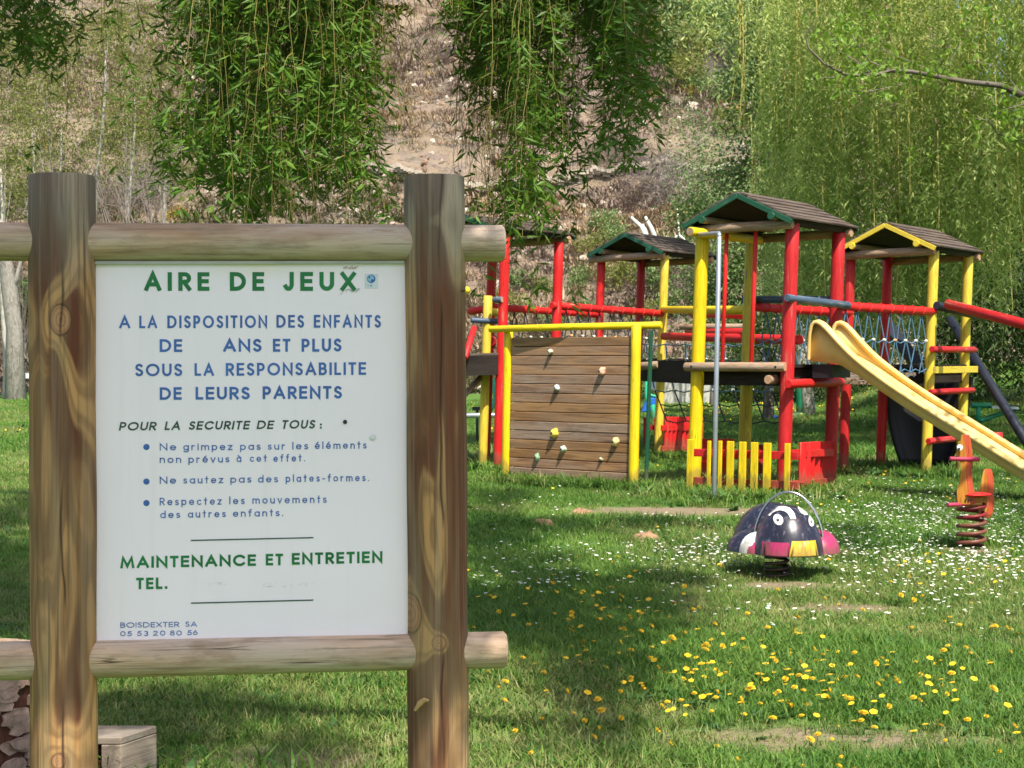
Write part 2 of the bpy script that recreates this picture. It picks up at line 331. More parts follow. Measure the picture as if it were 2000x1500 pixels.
# ------------------------------------------------------------------ ground
PATCHES = [(1365, 1000, 0.95, 0.55, 'dirt'), (1640, 1187, 0.36, 0.26, 'bare'), (1520, 1145, 0.34, 0.24, 'bare'), (1895, 1075, 0.3, 0.3, 'bare'), (560, 1480, 0.5, 0.25, 'dry'),
           (1590, 1440, 0.8, 0.25, 'dry'), (1230, 1390, 0.35, 0.15, 'dry'), (1700, 930, 0.5, 0.4, 'dry'), (980, 1440, 0.45, 0.12, 'dry')]
PW = [(ground(x, y), rx, ry, k) for x, y, rx, ry, k in PATCHES]
def patch_at(X, Y):
    w = 0
    for p, rx, ry, k in PW:
        d = ((X - p.x) / rx) ** 2 + ((Y - p.y) / ry) ** 2
        w = max(w, (1.25 if k == 'dirt' else 0.85 if k == 'bare' else 0.62) * math.exp(-d * d * 0.7))
    return w
def ground_mat():
    m, nt, bs = new_mat('lawn_soil')
    p = pos_vec(nt)
    n1 = noise(nt, p, 0.45, 5, 0.6); n2 = noise(nt, p, 5.0, 6, 0.65); n3 = noise(nt, p, 40.0, 4, 0.6)
    c = mixc(nt, ramp(nt, n2, [(0.3, 0.0), (0.7, 1.0)]), (0.06, 0.14, 0.025), (0.13, 0.24, 0.05))
    c = mixc(nt, ramp(nt, n1, [(0.5, 0.0), (0.75, 0.45)]), c, (0.13, 0.13, 0.045))
    c = mixc(nt, ramp(nt, n3, [(0.3, 0.55), (0.55, 0.0)]), c, (0.03, 0.05, 0.015))
    a = nd(nt, 'ShaderNodeAttribute', attribute_name='dirt').outputs['Fac']
    k = math_(nt, 'ADD', a, math_(nt, 'MULTIPLY', math_(nt, 'SUBTRACT', n2, 0.5), 0.8))
    c = mixc(nt, ramp(nt, k, [(0.35, 0.0), (0.65, 0.92)]), c, mixc(nt, n2, (0.20, 0.14, 0.095), (0.30, 0.23, 0.165)))
    nt.links.new(c, bs.inputs['Base Color']); bs.inputs['Roughness'].default_value = 0.95; bs.inputs['Specular IOR Level'].default_value = 0.1
    bump(nt, bs, math_(nt, 'ADD', n2, n3), 0.8, 0.03); return m
M['lawn'] = ground_mat()
ys = np.concatenate([np.linspace(-30, 4.5, 8), np.arange(4.6, 22, 0.12), np.arange(22, 62, 0.5), np.linspace(63, 110, 12)])
us = np.concatenate([[-40, -20, -8], np.linspace(-1, 1, 121), [8, 20, 40]])
gv, gd = [], []
for y in ys:
    for u in us:
        X = u * max(4.0, abs(y) * 0.34) if abs(u) <= 1 else u
        if abs(u) > 1: X = math.copysign(max(abs(u), abs(y) * 0.36 + abs(u) * 0.3), u)
        z = terr(X, y) + 0.012 * math.sin(X * 2.3 + y * 1.1) * math.sin(y * 1.7 - X) - 0.012
        gv.append((X, y, z)); gd.append(patch_at(X, y) if y < 40 else 0)
nu = len(us)
gf = [(j * nu + i, j * nu + i + 1, (j + 1) * nu + i + 1, (j + 1) * nu + i) for j in range(len(ys) - 1) for i in range(nu - 1)]
tag(np_mesh('ground', gv, gf, M['lawn'], attrs={'dirt': gd}, smooth=True), kind='structure')

# ------------------------------------------------------------------ hillside behind
def vnoise(seed):
    g = np.random.default_rng(seed).random((64, 64))
    def f(x, y):
        xi = np.floor(x).astype(int); yi = np.floor(y).astype(int); fx = x - xi; fy = y - yi
        fx = fx * fx * (3 - 2 * fx); fy = fy * fy * (3 - 2 * fy)
        a = g[xi % 64, yi % 64]; b = g[(xi + 1) % 64, yi % 64]; c = g[xi % 64, (yi + 1) % 64]; d = g[(xi + 1) % 64, (yi + 1) % 64]
        return (a * (1 - fx) + b * fx) * (1 - fy) + (c * (1 - fx) + d * fx) * fy - 0.5
    return f
vn1, vn2, vn3, vn4 = vnoise(1), vnoise(2), vnoise(3), vnoise(4)
def sstep(a, b, x): t = np.clip((x - a) / (b - a), 0, 1); return t * t * (3 - 2 * t)
def hill_z(X, Y):
    X = np.asarray(X, float); Y = np.asarray(Y, float)
    b = 60 - 6 * sstep(0.15, 0.3, X / Y)
    t = np.maximum(Y - b, 0)
    s = 0.60 - 0.42 * sstep(0.17, 0.30, X / Y)
    z = s * t * sstep(-1, 6, t) + 0.0
    z = z + np.minimum(t * 0.2, 1) * (vn1(X * .12, Y * .12) * 2.6 + vn2(X * .45, Y * .45) * 0.7 + vn3(X * 1.6, Y * 1.6) * 0.25 + vn4(X * 4.1, Y * 4.1) * 0.16)
    w = 0.3 * X * 0.1                                    # a terraced path along the slope
    z = z + 0.55 * sstep(76.2 + w, 76.8 + w, Y) * (1 - sstep(79 + w, 84 + w, Y))
    return z - 0.15 * (t <= 0)
def hill_mat():
    m, nt, bs = new_mat('hillside')
    p = pos_vec(nt)
    n0 = noise(nt, p, 0.10, 4, 0.55); n1 = noise(nt, p, 0.45, 6, 0.62, 0.5); n2 = noise(nt, p, 2.6, 8, 0.72); n3 = noise(nt, pos_vec(nt, (3, 3, 9)), 1.6, 6, 0.7)
    c = ramp(nt, n1, [(0.28, (0.23, 0.165, 0.135)), (0.42, (0.34, 0.255, 0.19)), (0.52, (0.41, 0.315, 0.22)), (0.62, (0.31, 0.245, 0.215)), (0.74, (0.44, 0.345, 0.25))])
    c = mixc(nt, ramp(nt, n0, [(0.46, 0.0), (0.66, 0.75)]), c, (0.16, 0.14, 0.10))
    c = mixc(nt, ramp(nt, n3, [(0.56, 0.0), (0.68, 0.7)]), c, (0.43, 0.38, 0.33))
    c = mixc(nt, ramp(nt, n2, [(0.34, 0.75), (0.5, 0.0)]), c, (0.13, 0.095, 0.075))
    c = mixc(nt, ramp(nt, noise(nt, p, 0.9, 5, 0.6), [(0.6, 0.0), (0.7, 0.6)]), c, (0.10, 0.115, 0.045))
    nt.links.new(c, bs.inputs['Base Color']); bs.inputs['Roughness'].default_value = 0.95; bs.inputs['Specular IOR Level'].default_value = 0.1
    bump(nt, bs, math_(nt, 'ADD', n2, n3), 1.0, 0.25); return m
M['hill'] = hill_mat()
hy = np.concatenate([np.linspace(52, 60, 6), np.arange(60.4, 120, 0.4), np.linspace(121, 260, 50)]); hu = np.linspace(-0.62, 0.62, 300)
HY, HU = np.meshgrid(hy, hu, indexing='ij'); HX = HU * HY; HZ = hill_z(HX, HY)
HZ[HY < 59.9] = HZ[HY < 59.9] * 1.0 - 0.3
hv = np.stack([HX, HY, HZ], -1).reshape(-1, 3); n = len(hu)
jj, ii = np.meshgrid(np.arange(len(hy) - 1), np.arange(n - 1), indexing='ij'); b = (jj * n + ii).ravel()
tag(np_mesh('hills', hv, np.stack([b, b + 1, b + n + 1, b + n], -1), M['hill'], smooth=True), kind='structure')

def hill_hit(x, y):                       # where a line of sight meets the slope
    d = ray(x, y); d = d / d.y
    for k in range(700):
        Y = 58 + k * 0.3; p = EYE + d * Y
        if p.z <= float(hill_z(p.x, p.y)): return p
    return None

# ------------------------------------------------------------------ the notice board
YAW = math.atan(0.15); SU = V((math.cos(YAW), math.sin(YAW), 0)); SN = V((math.sin(YAW), -math.cos(YAW), 0))
SP = at(122, 700, 3.56)                   # axis of the first post
def on_sign(x, y, off=0.0): return on_plane(x, y, SP + SN * off, SN)
sign = thing('notice_board', (SP.x, SP.y, 0), 'big white playground notice board held between two round brown posts and rails', 'notice board')
knL = [(0.004, 1.33, 0.020, 0.030, 1.7), (-0.004, 0.415, 0.013, 0.015, 1.0)]
knR = [(-0.002, 1.545, 0.013, 0.013, 1.0), (-0.004, 0.64, 0.014, 0.015, 1.5), (-0.062, 0.70, 0.02, 0.04, 1.3)]
for i, (px0, w, top, kn, sd, st) in enumerate(((122, 129, 343, knL, 3.1, 1.0), (851, 119, 345, knR, 8.4, 0.9))):
    b_ = on_sign(px0 + (.6 if i == 0 else 0), 700); t_ = on_sign(px0 - (.6 if i == 0 else 2.6), top); dist = (b_ - EYE).y
    r_ = w / 2 / F * dist; m = MB(); lean = (t_ - b_) / (t_.z - b_.z)
    pts = [b_ + lean * (z - b_.z) for z in np.linspace(-0.35, t_.z, 22)]
    m.tube(pts, [r_ * (1 + 0.012 * math.sin(z * 5 + i)) for z in range(22)], seg=48, chamfer=0.05, wob=0.008, off=(0, 0, -0.35), xref=SU)
    m.build('post', post_wood('sign_post_wood_' + str(i), kn, sd, st), sign)
SR = 0.0405
def rail(x0, y0, x1, y1, r, **k):
    a = on_sign(x0, y0); b = on_sign(x1, y1)
    return tube_obj('rail', [a.lerp(b, t) for t in np.linspace(0, 1, 14)], r, [M['rail'], M['endgrain']], sign, seg=36, wob=0.012, capmi=1, **k)
rail(-420, 470, 984, 475.5, SR * 1.0, chamfer=0.14)
rail(-420, 1300, 988, 1269, SR, chamfer=0.14)
# the board
BOFF = 0.006
cs = [on_sign(x, y, BOFF) for x, y in ((181, 500), (795, 500), (800, 1262), (185, 1270))]
m = MB(); th = SN * 0.012
vs = cs + [c - th for c in cs]
m.add(vs, [(3, 2, 1, 0), (4, 5, 6, 7), (0, 1, 5, 4), (1, 2, 6, 5), (2, 3, 7, 6), (3, 0, 4, 7)])
mb, nt, bs = new_mat('white_board')
g = nd(nt, 'ShaderNodeTexCoord').outputs['Object']; sx = nd(nt, 'ShaderNodeSeparateXYZ', {0: g})
nn = noise(nt, g, 3.0, 5, 0.6); n9 = noise(nt, g, 60, 4, 0.6)
dirt_top = math_(nt, 'MULTIPLY', ramp(nt, math_(nt, 'DIVIDE', math_(nt, 'SUBTRACT', sx.outputs[2], 1.415), 0.05), [(0.0, 0.0), (1.0, 1.0)]), ramp(nt, nn, [(0.42, 0.0), (0.62, 0.8)]))
c = mixc(nt, ramp(nt, nn, [(0.3, 0.0), (0.7, 1.0)]), (0.86, 0.775, 0.85), (0.90, 0.81, 0.89))
strk = noise(nt, nd(nt, 'ShaderNodeVectorMath', {0: g, 1: (28, 28, 1.2)}, operation='MULTIPLY').outputs[0], 1.0, 5, 0.65)
c = mixc(nt, ramp(nt, strk, [(0.56, 0.0), (0.78, 0.14)]), c, (0.52, 0.47, 0.40))
c = mixc(nt, dirt_top, c, (0.78, 0.66, 0.46))
edge = ramp(nt, math_(nt, 'DIVIDE', math_(nt, 'SUBTRACT', sx.outputs[0], 0.714), 0.012), [(0.0, 0.0), (0.6, 0.5)])
c = mixc(nt, edge, c, (0.80, 0.76, 0.60))
c = mixc(nt, ramp(nt, n9, [(0.70, 0.0), (0.78, 0.25)]), c, (0.45, 0.42, 0.38))
nt.links.new(c, bs.inputs['Base Color']); bs.inputs['Roughness'].default_value = 0.32; bs.inputs['Specular IOR Level'].default_value = 0.4
board = m.build('board', mb, sign, bevel=0.001)
m = MB(); a, b = on_sign(186, 513.5, BOFF + 0.004), on_sign(790, 512, BOFF + 0.004)
m.box((a + b) / 2, (b - a) / 2, SN * 0.004, V((0, 0, 0.003))); m.build('edge_strip', plain('grey_strip', (0.42, 0.41, 0.38), 0.5), sign)  # thin grey strip along the top edge of the board

# stroke lettering in the geometric style of the board
def arc(cx, cy, rx, ry, a0, a1, n=14): return [(cx + rx * math.cos(R(a0 + (a1 - a0) * i / n)), cy + ry * math.sin(R(a0 + (a1 - a0) * i / n))) for i in range(n + 1)]
def bowl(y0, y1, xm, x1): return [(0, y1), (xm, y1)] + arc(xm, (y0 + y1) / 2, x1 - xm, (y1 - y0) / 2, 90, -90)[1:-1] + [(xm, y0), (0, y0)]
O_ = arc(.5, .5, .5, .5, 90, 450, 26)
S_ = arc(.5, .745, .46, .255, 35, 190, 10) + [(.12, .62), (.5, .51), (.88, .40)] + arc(.5, .255, .5, .255, 10, -150, 10)
UC = {'A': (.82, [[(0, 0), (.5, 1), (1, 0)], [(.2, .3), (.8, .3)]]), 'B': (.56, [[(0, 0), (0, 1)], bowl(.53, 1, .5, .9), bowl(0, .53, .5, 1)]),
 'C': (.85, [arc(.55, .5, .55, .5, 42, 318, 20)]), 'D': (.78, [[(0, 0), (0, 1)], bowl(0, 1, .35, 1)]), 'E': (.5, [[(1, 1), (0, 1), (0, 0), (1, 0)], [(0, .52), (.92, .52)]]),
 'F': (.46, [[(1, 1), (0, 1), (0, 0)], [(0, .5), (.9, .5)]]), 'I': (0.0, [[(0, 0), (0, 1)]]), 'J': (.38, [[(1, 1), (1, .3)] + arc(.5, .3, .5, .3, 0, -150, 8)[1:]]),
 'L': (.42, [[(0, 1), (0, 0), (1, 0)]]), 'M': (.98, [[(0, 0), (.13, 1), (.5, .08), (.87, 1), (1, 0)]]), 'N': (.74, [[(0, 0), (0, 1), (1, 0), (1, 1)]]),
 'O': (1.0, [O_]), 'P': (.52, [[(0, 0), (0, 1)], bowl(.42, 1, .5, 1)]), 'R': (.56, [[(0, 0), (0, 1)], bowl(.46, 1, .5, 1), [(.42, .46), (1, 0)]]),
 'S': (.5, [S_]), 'T': (.52, [[(0, 1), (1, 1)], [(.5, 1), (.5, 0)]]), 'U': (.62, [[(0, 1), (0, .36)] + arc(.5, .36, .5, .36, 180, 360, 12)[1:-1] + [(1, .36), (1, 1)]]),
 'V': (.76, [[(0, 1), (.5, 0), (1, 1)]]), 'X': (.66, [[(0, 0), (1, 1)], [(0, 1), (1, 0)]]),
 '0': (.62, [O_]), '2': (.55, [arc(.5, .72, .45, .28, 170, -30, 10) + [(0, 0), (1, 0)]]), '3': (.5, [arc(.45, .76, .45, .24, 150, -80, 10), arc(.45, .27, .52, .27, 85, -150, 12)]),
 '5': (.52, [[(.9, 1), (.25, 1), (.12, .55)] + arc(.42, .32, .55, .32, 125, -145, 12)]), '6': (.56, [[(.62, 1), (.12, .48)], arc(.5, .31, .5, .31, 90, 450, 18)]),
 '8': (.54, [arc(.5, .76, .4, .24, 90, 450, 16), arc(.5, .27, .5, .27, 90, 450, 18)])}
XH = .66
def lo(pts): return [(x, y * XH) for x, y in pts]
o_ = lo(O_); ac = [(.35, XH + .13), (.68, XH + .32)]
e_ = [[(0.03, XH * .5), (.97, XH * .5)] + lo(arc(.5, .5, .5, .5, 4, 318, 18))]
s_ = [lo(S_)]
n_ = [[(0, 0), (0, XH)], [(0, XH * .6)] + arc(.5, XH * .58, .5, XH * .42, 170, 0, 8) + [(1, 0)]]
LC = {'a': (.58, [o_, [(1, XH), (1, 0)]]), 'c': (.5, [lo(arc(.58, .5, .56, .5, 48, 312, 14))]), 'd': (.58, [o_, [(1, 1.05), (1, 0)]]), 'e': (.58, e_), 'é': (.58, e_ + [ac]),
 'à': (.58, [o_, [(1, XH), (1, 0)], [(.3, XH + .32), (.62, XH + .13)]]), 'f': (.34, [[(1, 1.03), (.62, 1.03), (.42, .9), (.42, 0)], [(0, XH), (.95, XH)]]),
 'g': (.58, [o_, [(1, XH), (1, -.12)] + arc(.5, -.12, .5, .2, 0, -150, 8)[1:]]), 'i': (0.0, [[(0, 0), (0, XH)], [(0, XH + .22), (0, XH + .24)]]), 'l': (0.0, [[(0, 0), (0, 1.05)]]),
 'm': (.9, [[(0, 0), (0, XH)], [(0, XH * .6)] + arc(.25, XH * .62, .25, XH * .38, 170, 0, 8) + [(.5, 0)], [(.5, XH * .6)] + arc(.75, XH * .62, .25, XH * .38, 170, 0, 8) + [(1, 0)]]),
 'n': (.5, n_), 'o': (.6, [o_]), 'p': (.58, [o_, [(0, XH), (0, -.34)]]), 'r': (.32, [[(0, 0), (0, XH)], [(0, XH * .6)] + arc(.6, XH * .58, .6, XH * .42, 170, 60, 6)]),
 's': (.38, s_), 't': (.32, [[(.5, .98), (.5, 0)], [(0, XH), (1, XH)]]), 'u': (.5, [[(0, XH), (0, XH * .42)] + arc(.5, XH * .42, .5, XH * .42, 180, 350, 8)[1:], [(1, XH), (1, 0)]]),
 'v': (.52, [[(0, XH), (.5, 0), (1, XH)]]), 'z': (.45, [[(0, XH), (1, XH), (0, 0), (1, 0)]]), '-': (.3, [[(0, .36), (1, .36)]]), '.': (0.0, [[(0, .0), (0, .012)]]), ':': (0.0, [[(0, .0), (0, .012)], [(0, .5), (0, .512)]])}
GL = {**LC, **UC}
layer = [0]
def stroke(mb_, pts, h, sw, place):
    P = [V((p[0], p[1])) for p in pts]; q = []
    for p in P:
        if not q or (p - q[-1]).length > 1e-6: q.append(p)
    P = q; n = len(P)
    closed = n > 3 and (P[0] - P[-1]).length < 1e-4
    if closed: P = P[:-1]; n -= 1
    if not closed:
        d0 = (P[0] - P[1]).normalized(); d1 = (P[-1] - P[-2]).normalized(); P[0] = P[0] + d0 * sw / 2; P[-1] = P[-1] + d1 * sw / 2
    Ls, Rs = [], []
    for i in range(n):
        a = P[i - 1] if (i > 0 or closed) else None; b = P[(i + 1) % n] if (i < n - 1 or closed) else None
        da = (P[i] - a).normalized() if a is not None else (b - P[i]).normalized(); db = (b - P[i]).normalized() if b is not None else da
        na, nb = V((-da.y, da.x)), V((-db.y, db.x)); mm = (na + nb)
        mm = mm.normalized() if mm.length > 1e-4 else na; sc = 1 / max(0.42, mm.dot(na)); Ls.append(P[i] + mm * sw / 2 * sc); Rs.append(P[i] - mm * sw / 2 * sc)
    layer[0] += 1; z = 0.0006 + (layer[0] % 5) * 0.00012
    vs = [place(p.x, p.y, z) for p in Ls] + [place(p.x, p.y, z) for p in Rs]; k = n if closed else n - 1
    mb_.add(vs, [(i, n + i, n + (i + 1) % n, (i + 1) % n) for i in range(k)])
GAP = 0.24
def word(mb_, txt, x0, x1, yb0, yb1, cap, sw, ital=0.0):
    A = on_sign(x0, yb0, BOFF); B = on_sign(x1, yb1, BOFF); ud = (B - A); W = ud.length; ud = ud / W; up = V((0, 0, 1))
    mpp = W / (x1 - x0); H = cap * mpp; s = sw * mpp; W = W - ital * H * 0.6; g0_ = GAP * H; sg_ = sum(GL[c][0] * (H - s) for c in txt); k_ = 1.0
    if len(txt) > 1 and sg_ > 0: k_ = min(1.7, max(0.75, (W - g0_ * (len(txt) - 1) - s * len(txt)) / sg_))
    ws = [GL[c][0] * (H - s) * k_ + s for c in txt]; gap = (W - sum(ws)) / max(1, len(txt) - 1); u = 0
    for c, w in zip(txt, ws):
        for st in GL[c][1]:
            pts = [(u + s / 2 + p[0] * (w - s), s / 2 + p[1] * (H - s)) for p in st]
            stroke(mb_, pts, H, s, lambda a_, b_, z_: A + ud * (a_ + ital * b_) + up * b_ + SN * z_)
        u += w + gap
M['ink_green'] = plain('green_lettering', (0.008, 0.17, 0.045), 0.45, var=0.25, scale=14, bmp=0)
M['ink_dark'] = plain('dark_green_lettering', (0.018, 0.065, 0.045), 0.45, var=0.25, scale=14, bmp=0)
M['ink_blue'] = plain('blue_lettering', (0.045, 0.13, 0.40), 0.45, var=0.2, scale=14, bmp=0)
def line(mat, items, cap, sw, ital=0.0):
    global GAP; GAP = 0.34 if cap in (37, 14.5, 15) else 0.2
    for it in items:
        m_ = MB(); word(m_, it[0], it[1], it[2], it[3], it[4], cap, sw, ital); m_.build('lettering', M[mat], sign)
line('ink_green', [('AIRE', 282, 409, 568, 568), ('DE', 449, 516, 568, 568), ('JEUX', 553, 695, 568, 568)], 37, 8.2)
line('ink_blue', [('A', 233, 254, 641, 641), ('LA', 272, 307, 641, 641), ('DISPOSITION', 327, 522, 641, 640.5), ('DES', 540, 594, 640, 640), ('ENFANTS', 613, 744, 640, 640)], 25, 4.4)
line('ink_blue', [('DE', 312, 356, 687.5, 687.5), ('ANS', 436, 511, 687, 687), ('ET', 533, 567, 687, 687), ('PLUS', 589, 667, 687, 686.5)], 25.5, 5)
line('ink_blue', [('SOUS', 264, 356, 735, 734.5), ('LA', 380, 418, 734, 734), ('RESPONSABILITE', 441, 715, 734, 732)], 25, 4.6)
line('ink_blue', [('DE', 312, 355, 781, 780.5), ('LEURS', 382, 488, 780.5, 780), ('PARENTS', 513, 668, 779.5, 778.5)], 25, 5)
line('ink_dark', [('POUR', 232, 306, 841, 840.5), ('LA', 321, 353, 840, 839.5), ('SECURITE', 368, 488, 839.5, 838.5), ('DE', 501, 535, 838, 838), ('TOUS', 549, 616, 837.5, 837)], 17, 3.3, 0.2)
line('ink_dark', [(':', 625, 629, 837, 837)], 16, 3.4)
line('ink_blue', [('Ne', 312, 344, 880, 879.5), ('grimpez', 358, 454, 879.5, 879), ('pas', 469, 509, 879, 878.5), ('sur', 523, 557, 878.5, 878), ('les', 571, 602, 878, 877.5), ('éléments', 615, 716, 877, 876)], 14.5, 2.1)
line('ink_blue', [('non', 312, 354, 904, 904), ('prévus', 368, 448, 904, 903), ('à', 462, 475, 902.5, 902.5), ('cet', 488, 521, 902, 902), ('effet.', 534, 596, 902, 901)], 14.5, 2.1)
line('ink_blue', [('Ne', 312, 344, 945, 944.5), ('sautez', 358, 436, 944.5, 943.5), ('pas', 450, 491, 943, 942.5), ('des', 504, 543, 942.5, 942), ('plates-formes.', 558, 721, 941.5, 939.5)], 14.5, 2.1)
line('ink_blue', [('Respectez', 312, 433, 987, 985.5), ('les', 448, 478, 985, 984.5), ('mouvements', 493, 638, 984, 982)], 15, 2.1)
line('ink_blue', [('des', 313, 352, 1012, 1011.5), ('autres', 367, 441, 1011, 1010), ('enfants.', 455, 553, 1009.5, 1008)], 14.5, 2.1)
line('ink_green', [('MAINTENANCE', 235, 500, 1110, 1105), ('ET', 519, 553, 1104.5, 1104), ('ENTRETIEN', 570, 747, 1103, 1099)], 23, 5)
line('ink_green', [('TEL.', 266, 327, 1151, 1150)], 23, 5)
line('ink_blue', [('BOISDEXTER', 235, 350, 1226, 1224.5), ('SA', 362, 385, 1224, 1224)], 10.5, 1.6)
line('ink_blue', [('05', 235, 258, 1242.5, 1242), ('53', 268, 290, 1242, 1242), ('20', 299, 323, 1241.5, 1241), ('80', 332, 355, 1241, 1241), ('56', 366, 386, 1240.5, 1240)], 10, 1.6)
for x0, y0, x1, y1 in ((373, 1055.5, 612, 1050), (373, 1178, 612, 1172)):
    m = MB(); a, b = on_sign(x0, y0, BOFF + 0.0008), on_sign(x1, y1, BOFF + 0.0008); m.box((a + b) / 2, (b - a) / 2, SN * 0.0003, V((0, 0, 0.0013))); m.build('printed_rule', M['ink_dark'], sign)
def disc(m_, x, y, r, off=0.0007, n=18, mi=0):
    c = on_sign(x, y, BOFF + off); k = (on_sign(x + 10, y, BOFF) - on_sign(x, y, BOFF)).length / 10
    vs = [c + SN * 0.0004] + [c + SU * math.cos(2 * math.pi * i / n) * r * k + V((0, 0, 1)) * math.sin(2 * math.pi * i / n) * r * k for i in range(n)]
    m_.add(vs, [(0, 1 + i, 1 + (i + 1) % n) for i in range(n)], False, None, mi)
for y in (873, 940.5, 982.5):
    m = MB(); disc(m, 286, y, 6.2); m.build('bullet', M['ink_blue'], sign)
m = MB(); disc(m, 674, 824, 4.2, 0.003); m.build('screw', M['darkmetal'], sign)
m = MB(); disc(m, 728, 854, 6, 0.002); disc(m, 728, 854, 4.6, 0.003); m.build('screw', plain('white_screw_cap', (0.7, 0.7, 0.72), 0.4), sign)
# small safety sticker: pale square, blue globe, line of tiny print
m = MB(); a, b = on_sign(725.5, 549, BOFF + 0.0006), on_sign(738.5, 549, BOFF + 0.0006)
m.box(a, SU * (b - a).length, SN * 0.0002, V((0, 0, 0.0155))); stk = m.build('sticker', plain('sticker_paper', (0.66, 0.70, 0.76), 0.4, bmp=0), sign)
m = MB(); disc(m, 725, 544.5, 8.4, 0.0011); disc(m, 724, 544, 6.3, 0.0017, mi=1); disc(m, 727, 547.5, 2.6, 0.0024, mi=0); disc(m, 721.5, 541.5, 2.2, 0.0024, mi=0)
m.build('emblem', [plain('emblem_blue', (0.03, 0.15, 0.42), 0.4, bmp=0), plain('emblem_pale', (0.30, 0.5, 0.68), 0.4, bmp=0)], stk)
m = MB()
for k in range(3): word(m, 'A', 718 + k * 5, 721.6 + k * 5, 559.5, 559.5, 4, 1.0)
m.build('lettering', M['ink_blue'], stk)
# scrapes beside the X
for pts, col in ((((668, 526), (676, 522), (688, 523), (700, 520)), (0.42, 0.27, 0.2)), (((661, 577), (668, 569), (680, 566), (690, 569), (701, 565)), (0.3, 0.3, 0.3))):
    m = MB(); rr = random.Random(3)
    for k in range(26):
        i = rr.randrange(len(pts) - 1); t = rr.random(); x = pts[i][0] * (1 - t) + pts[i + 1][0] * t; y = pts[i][1] * (1 - t) + pts[i + 1][1] * t + rr.uniform(-2, 2)
        stroke(m, [(0, 0), (rr.uniform(.001, .005), rr.uniform(-.002, .002))], 1, rr.uniform(.0004, .0011), lambda a_, b_, z_, c=on_sign(x, y, BOFF): c + SU * a_ + V((0, 0, 1)) * b_ + SN * (z_ + .0008))
    m.build('scrape', plain('scrape', col, 0.8, bmp=0), sign)
m = MB(); rr = random.Random(8)
for k in range(34):                                    # what is left of an erased telephone number
    x = rr.choice((410, 428, 520, 530, 560, 590, 600)) + rr.uniform(-9, 9); y = 1142 + rr.uniform(-5, 4)
    stroke(m, [(0, 0), (rr.uniform(.001, .009), rr.uniform(-.001, .001))], 1, rr.uniform(.0003, .0006), lambda a_, b_, z_, c=on_sign(x, y, BOFF): c + SU * a_ + V((0, 0, 1)) * b_ + SN * (z_ + .0008))
tag(m.build('scrape', plain('erased_ink', (.52, .51, .52), .6, bmp=0), sign), kind='stuff')
for x, y, o_f, w_ in ((978, 1262, .033, 2.6), (968, 466, .036, 2.2), (905, 568, .045, 2.0)):
    m = MB(); c = on_sign(x, y, o_f); m.tube([c - SN * .004, c + SN * .004], w_ / 914, seg=8, chamfer=0); m.build('nail', M['darkmetal'], sign)
M['catkin'] = plain('dry_catkin', (0.45, 0.28, 0.12), 0.9, scale=60)
m = MB(); c0 = on_sign(810, 1388, 0.066); c1 = on_sign(838, 1368, 0.078); m.tube([c0, c0.lerp(c1, .35) + V((0, 0, .008)), c0.lerp(c1, .7) + V((0, 0, .008)), c1], [.003, .006, .005, .002], seg=7, wob=0.2)
tag(m.build('willow_catkin', M['catkin'], None, orig=c0), 'curled dry brown catkin stuck on the lower part of a sign post', 'catkin')

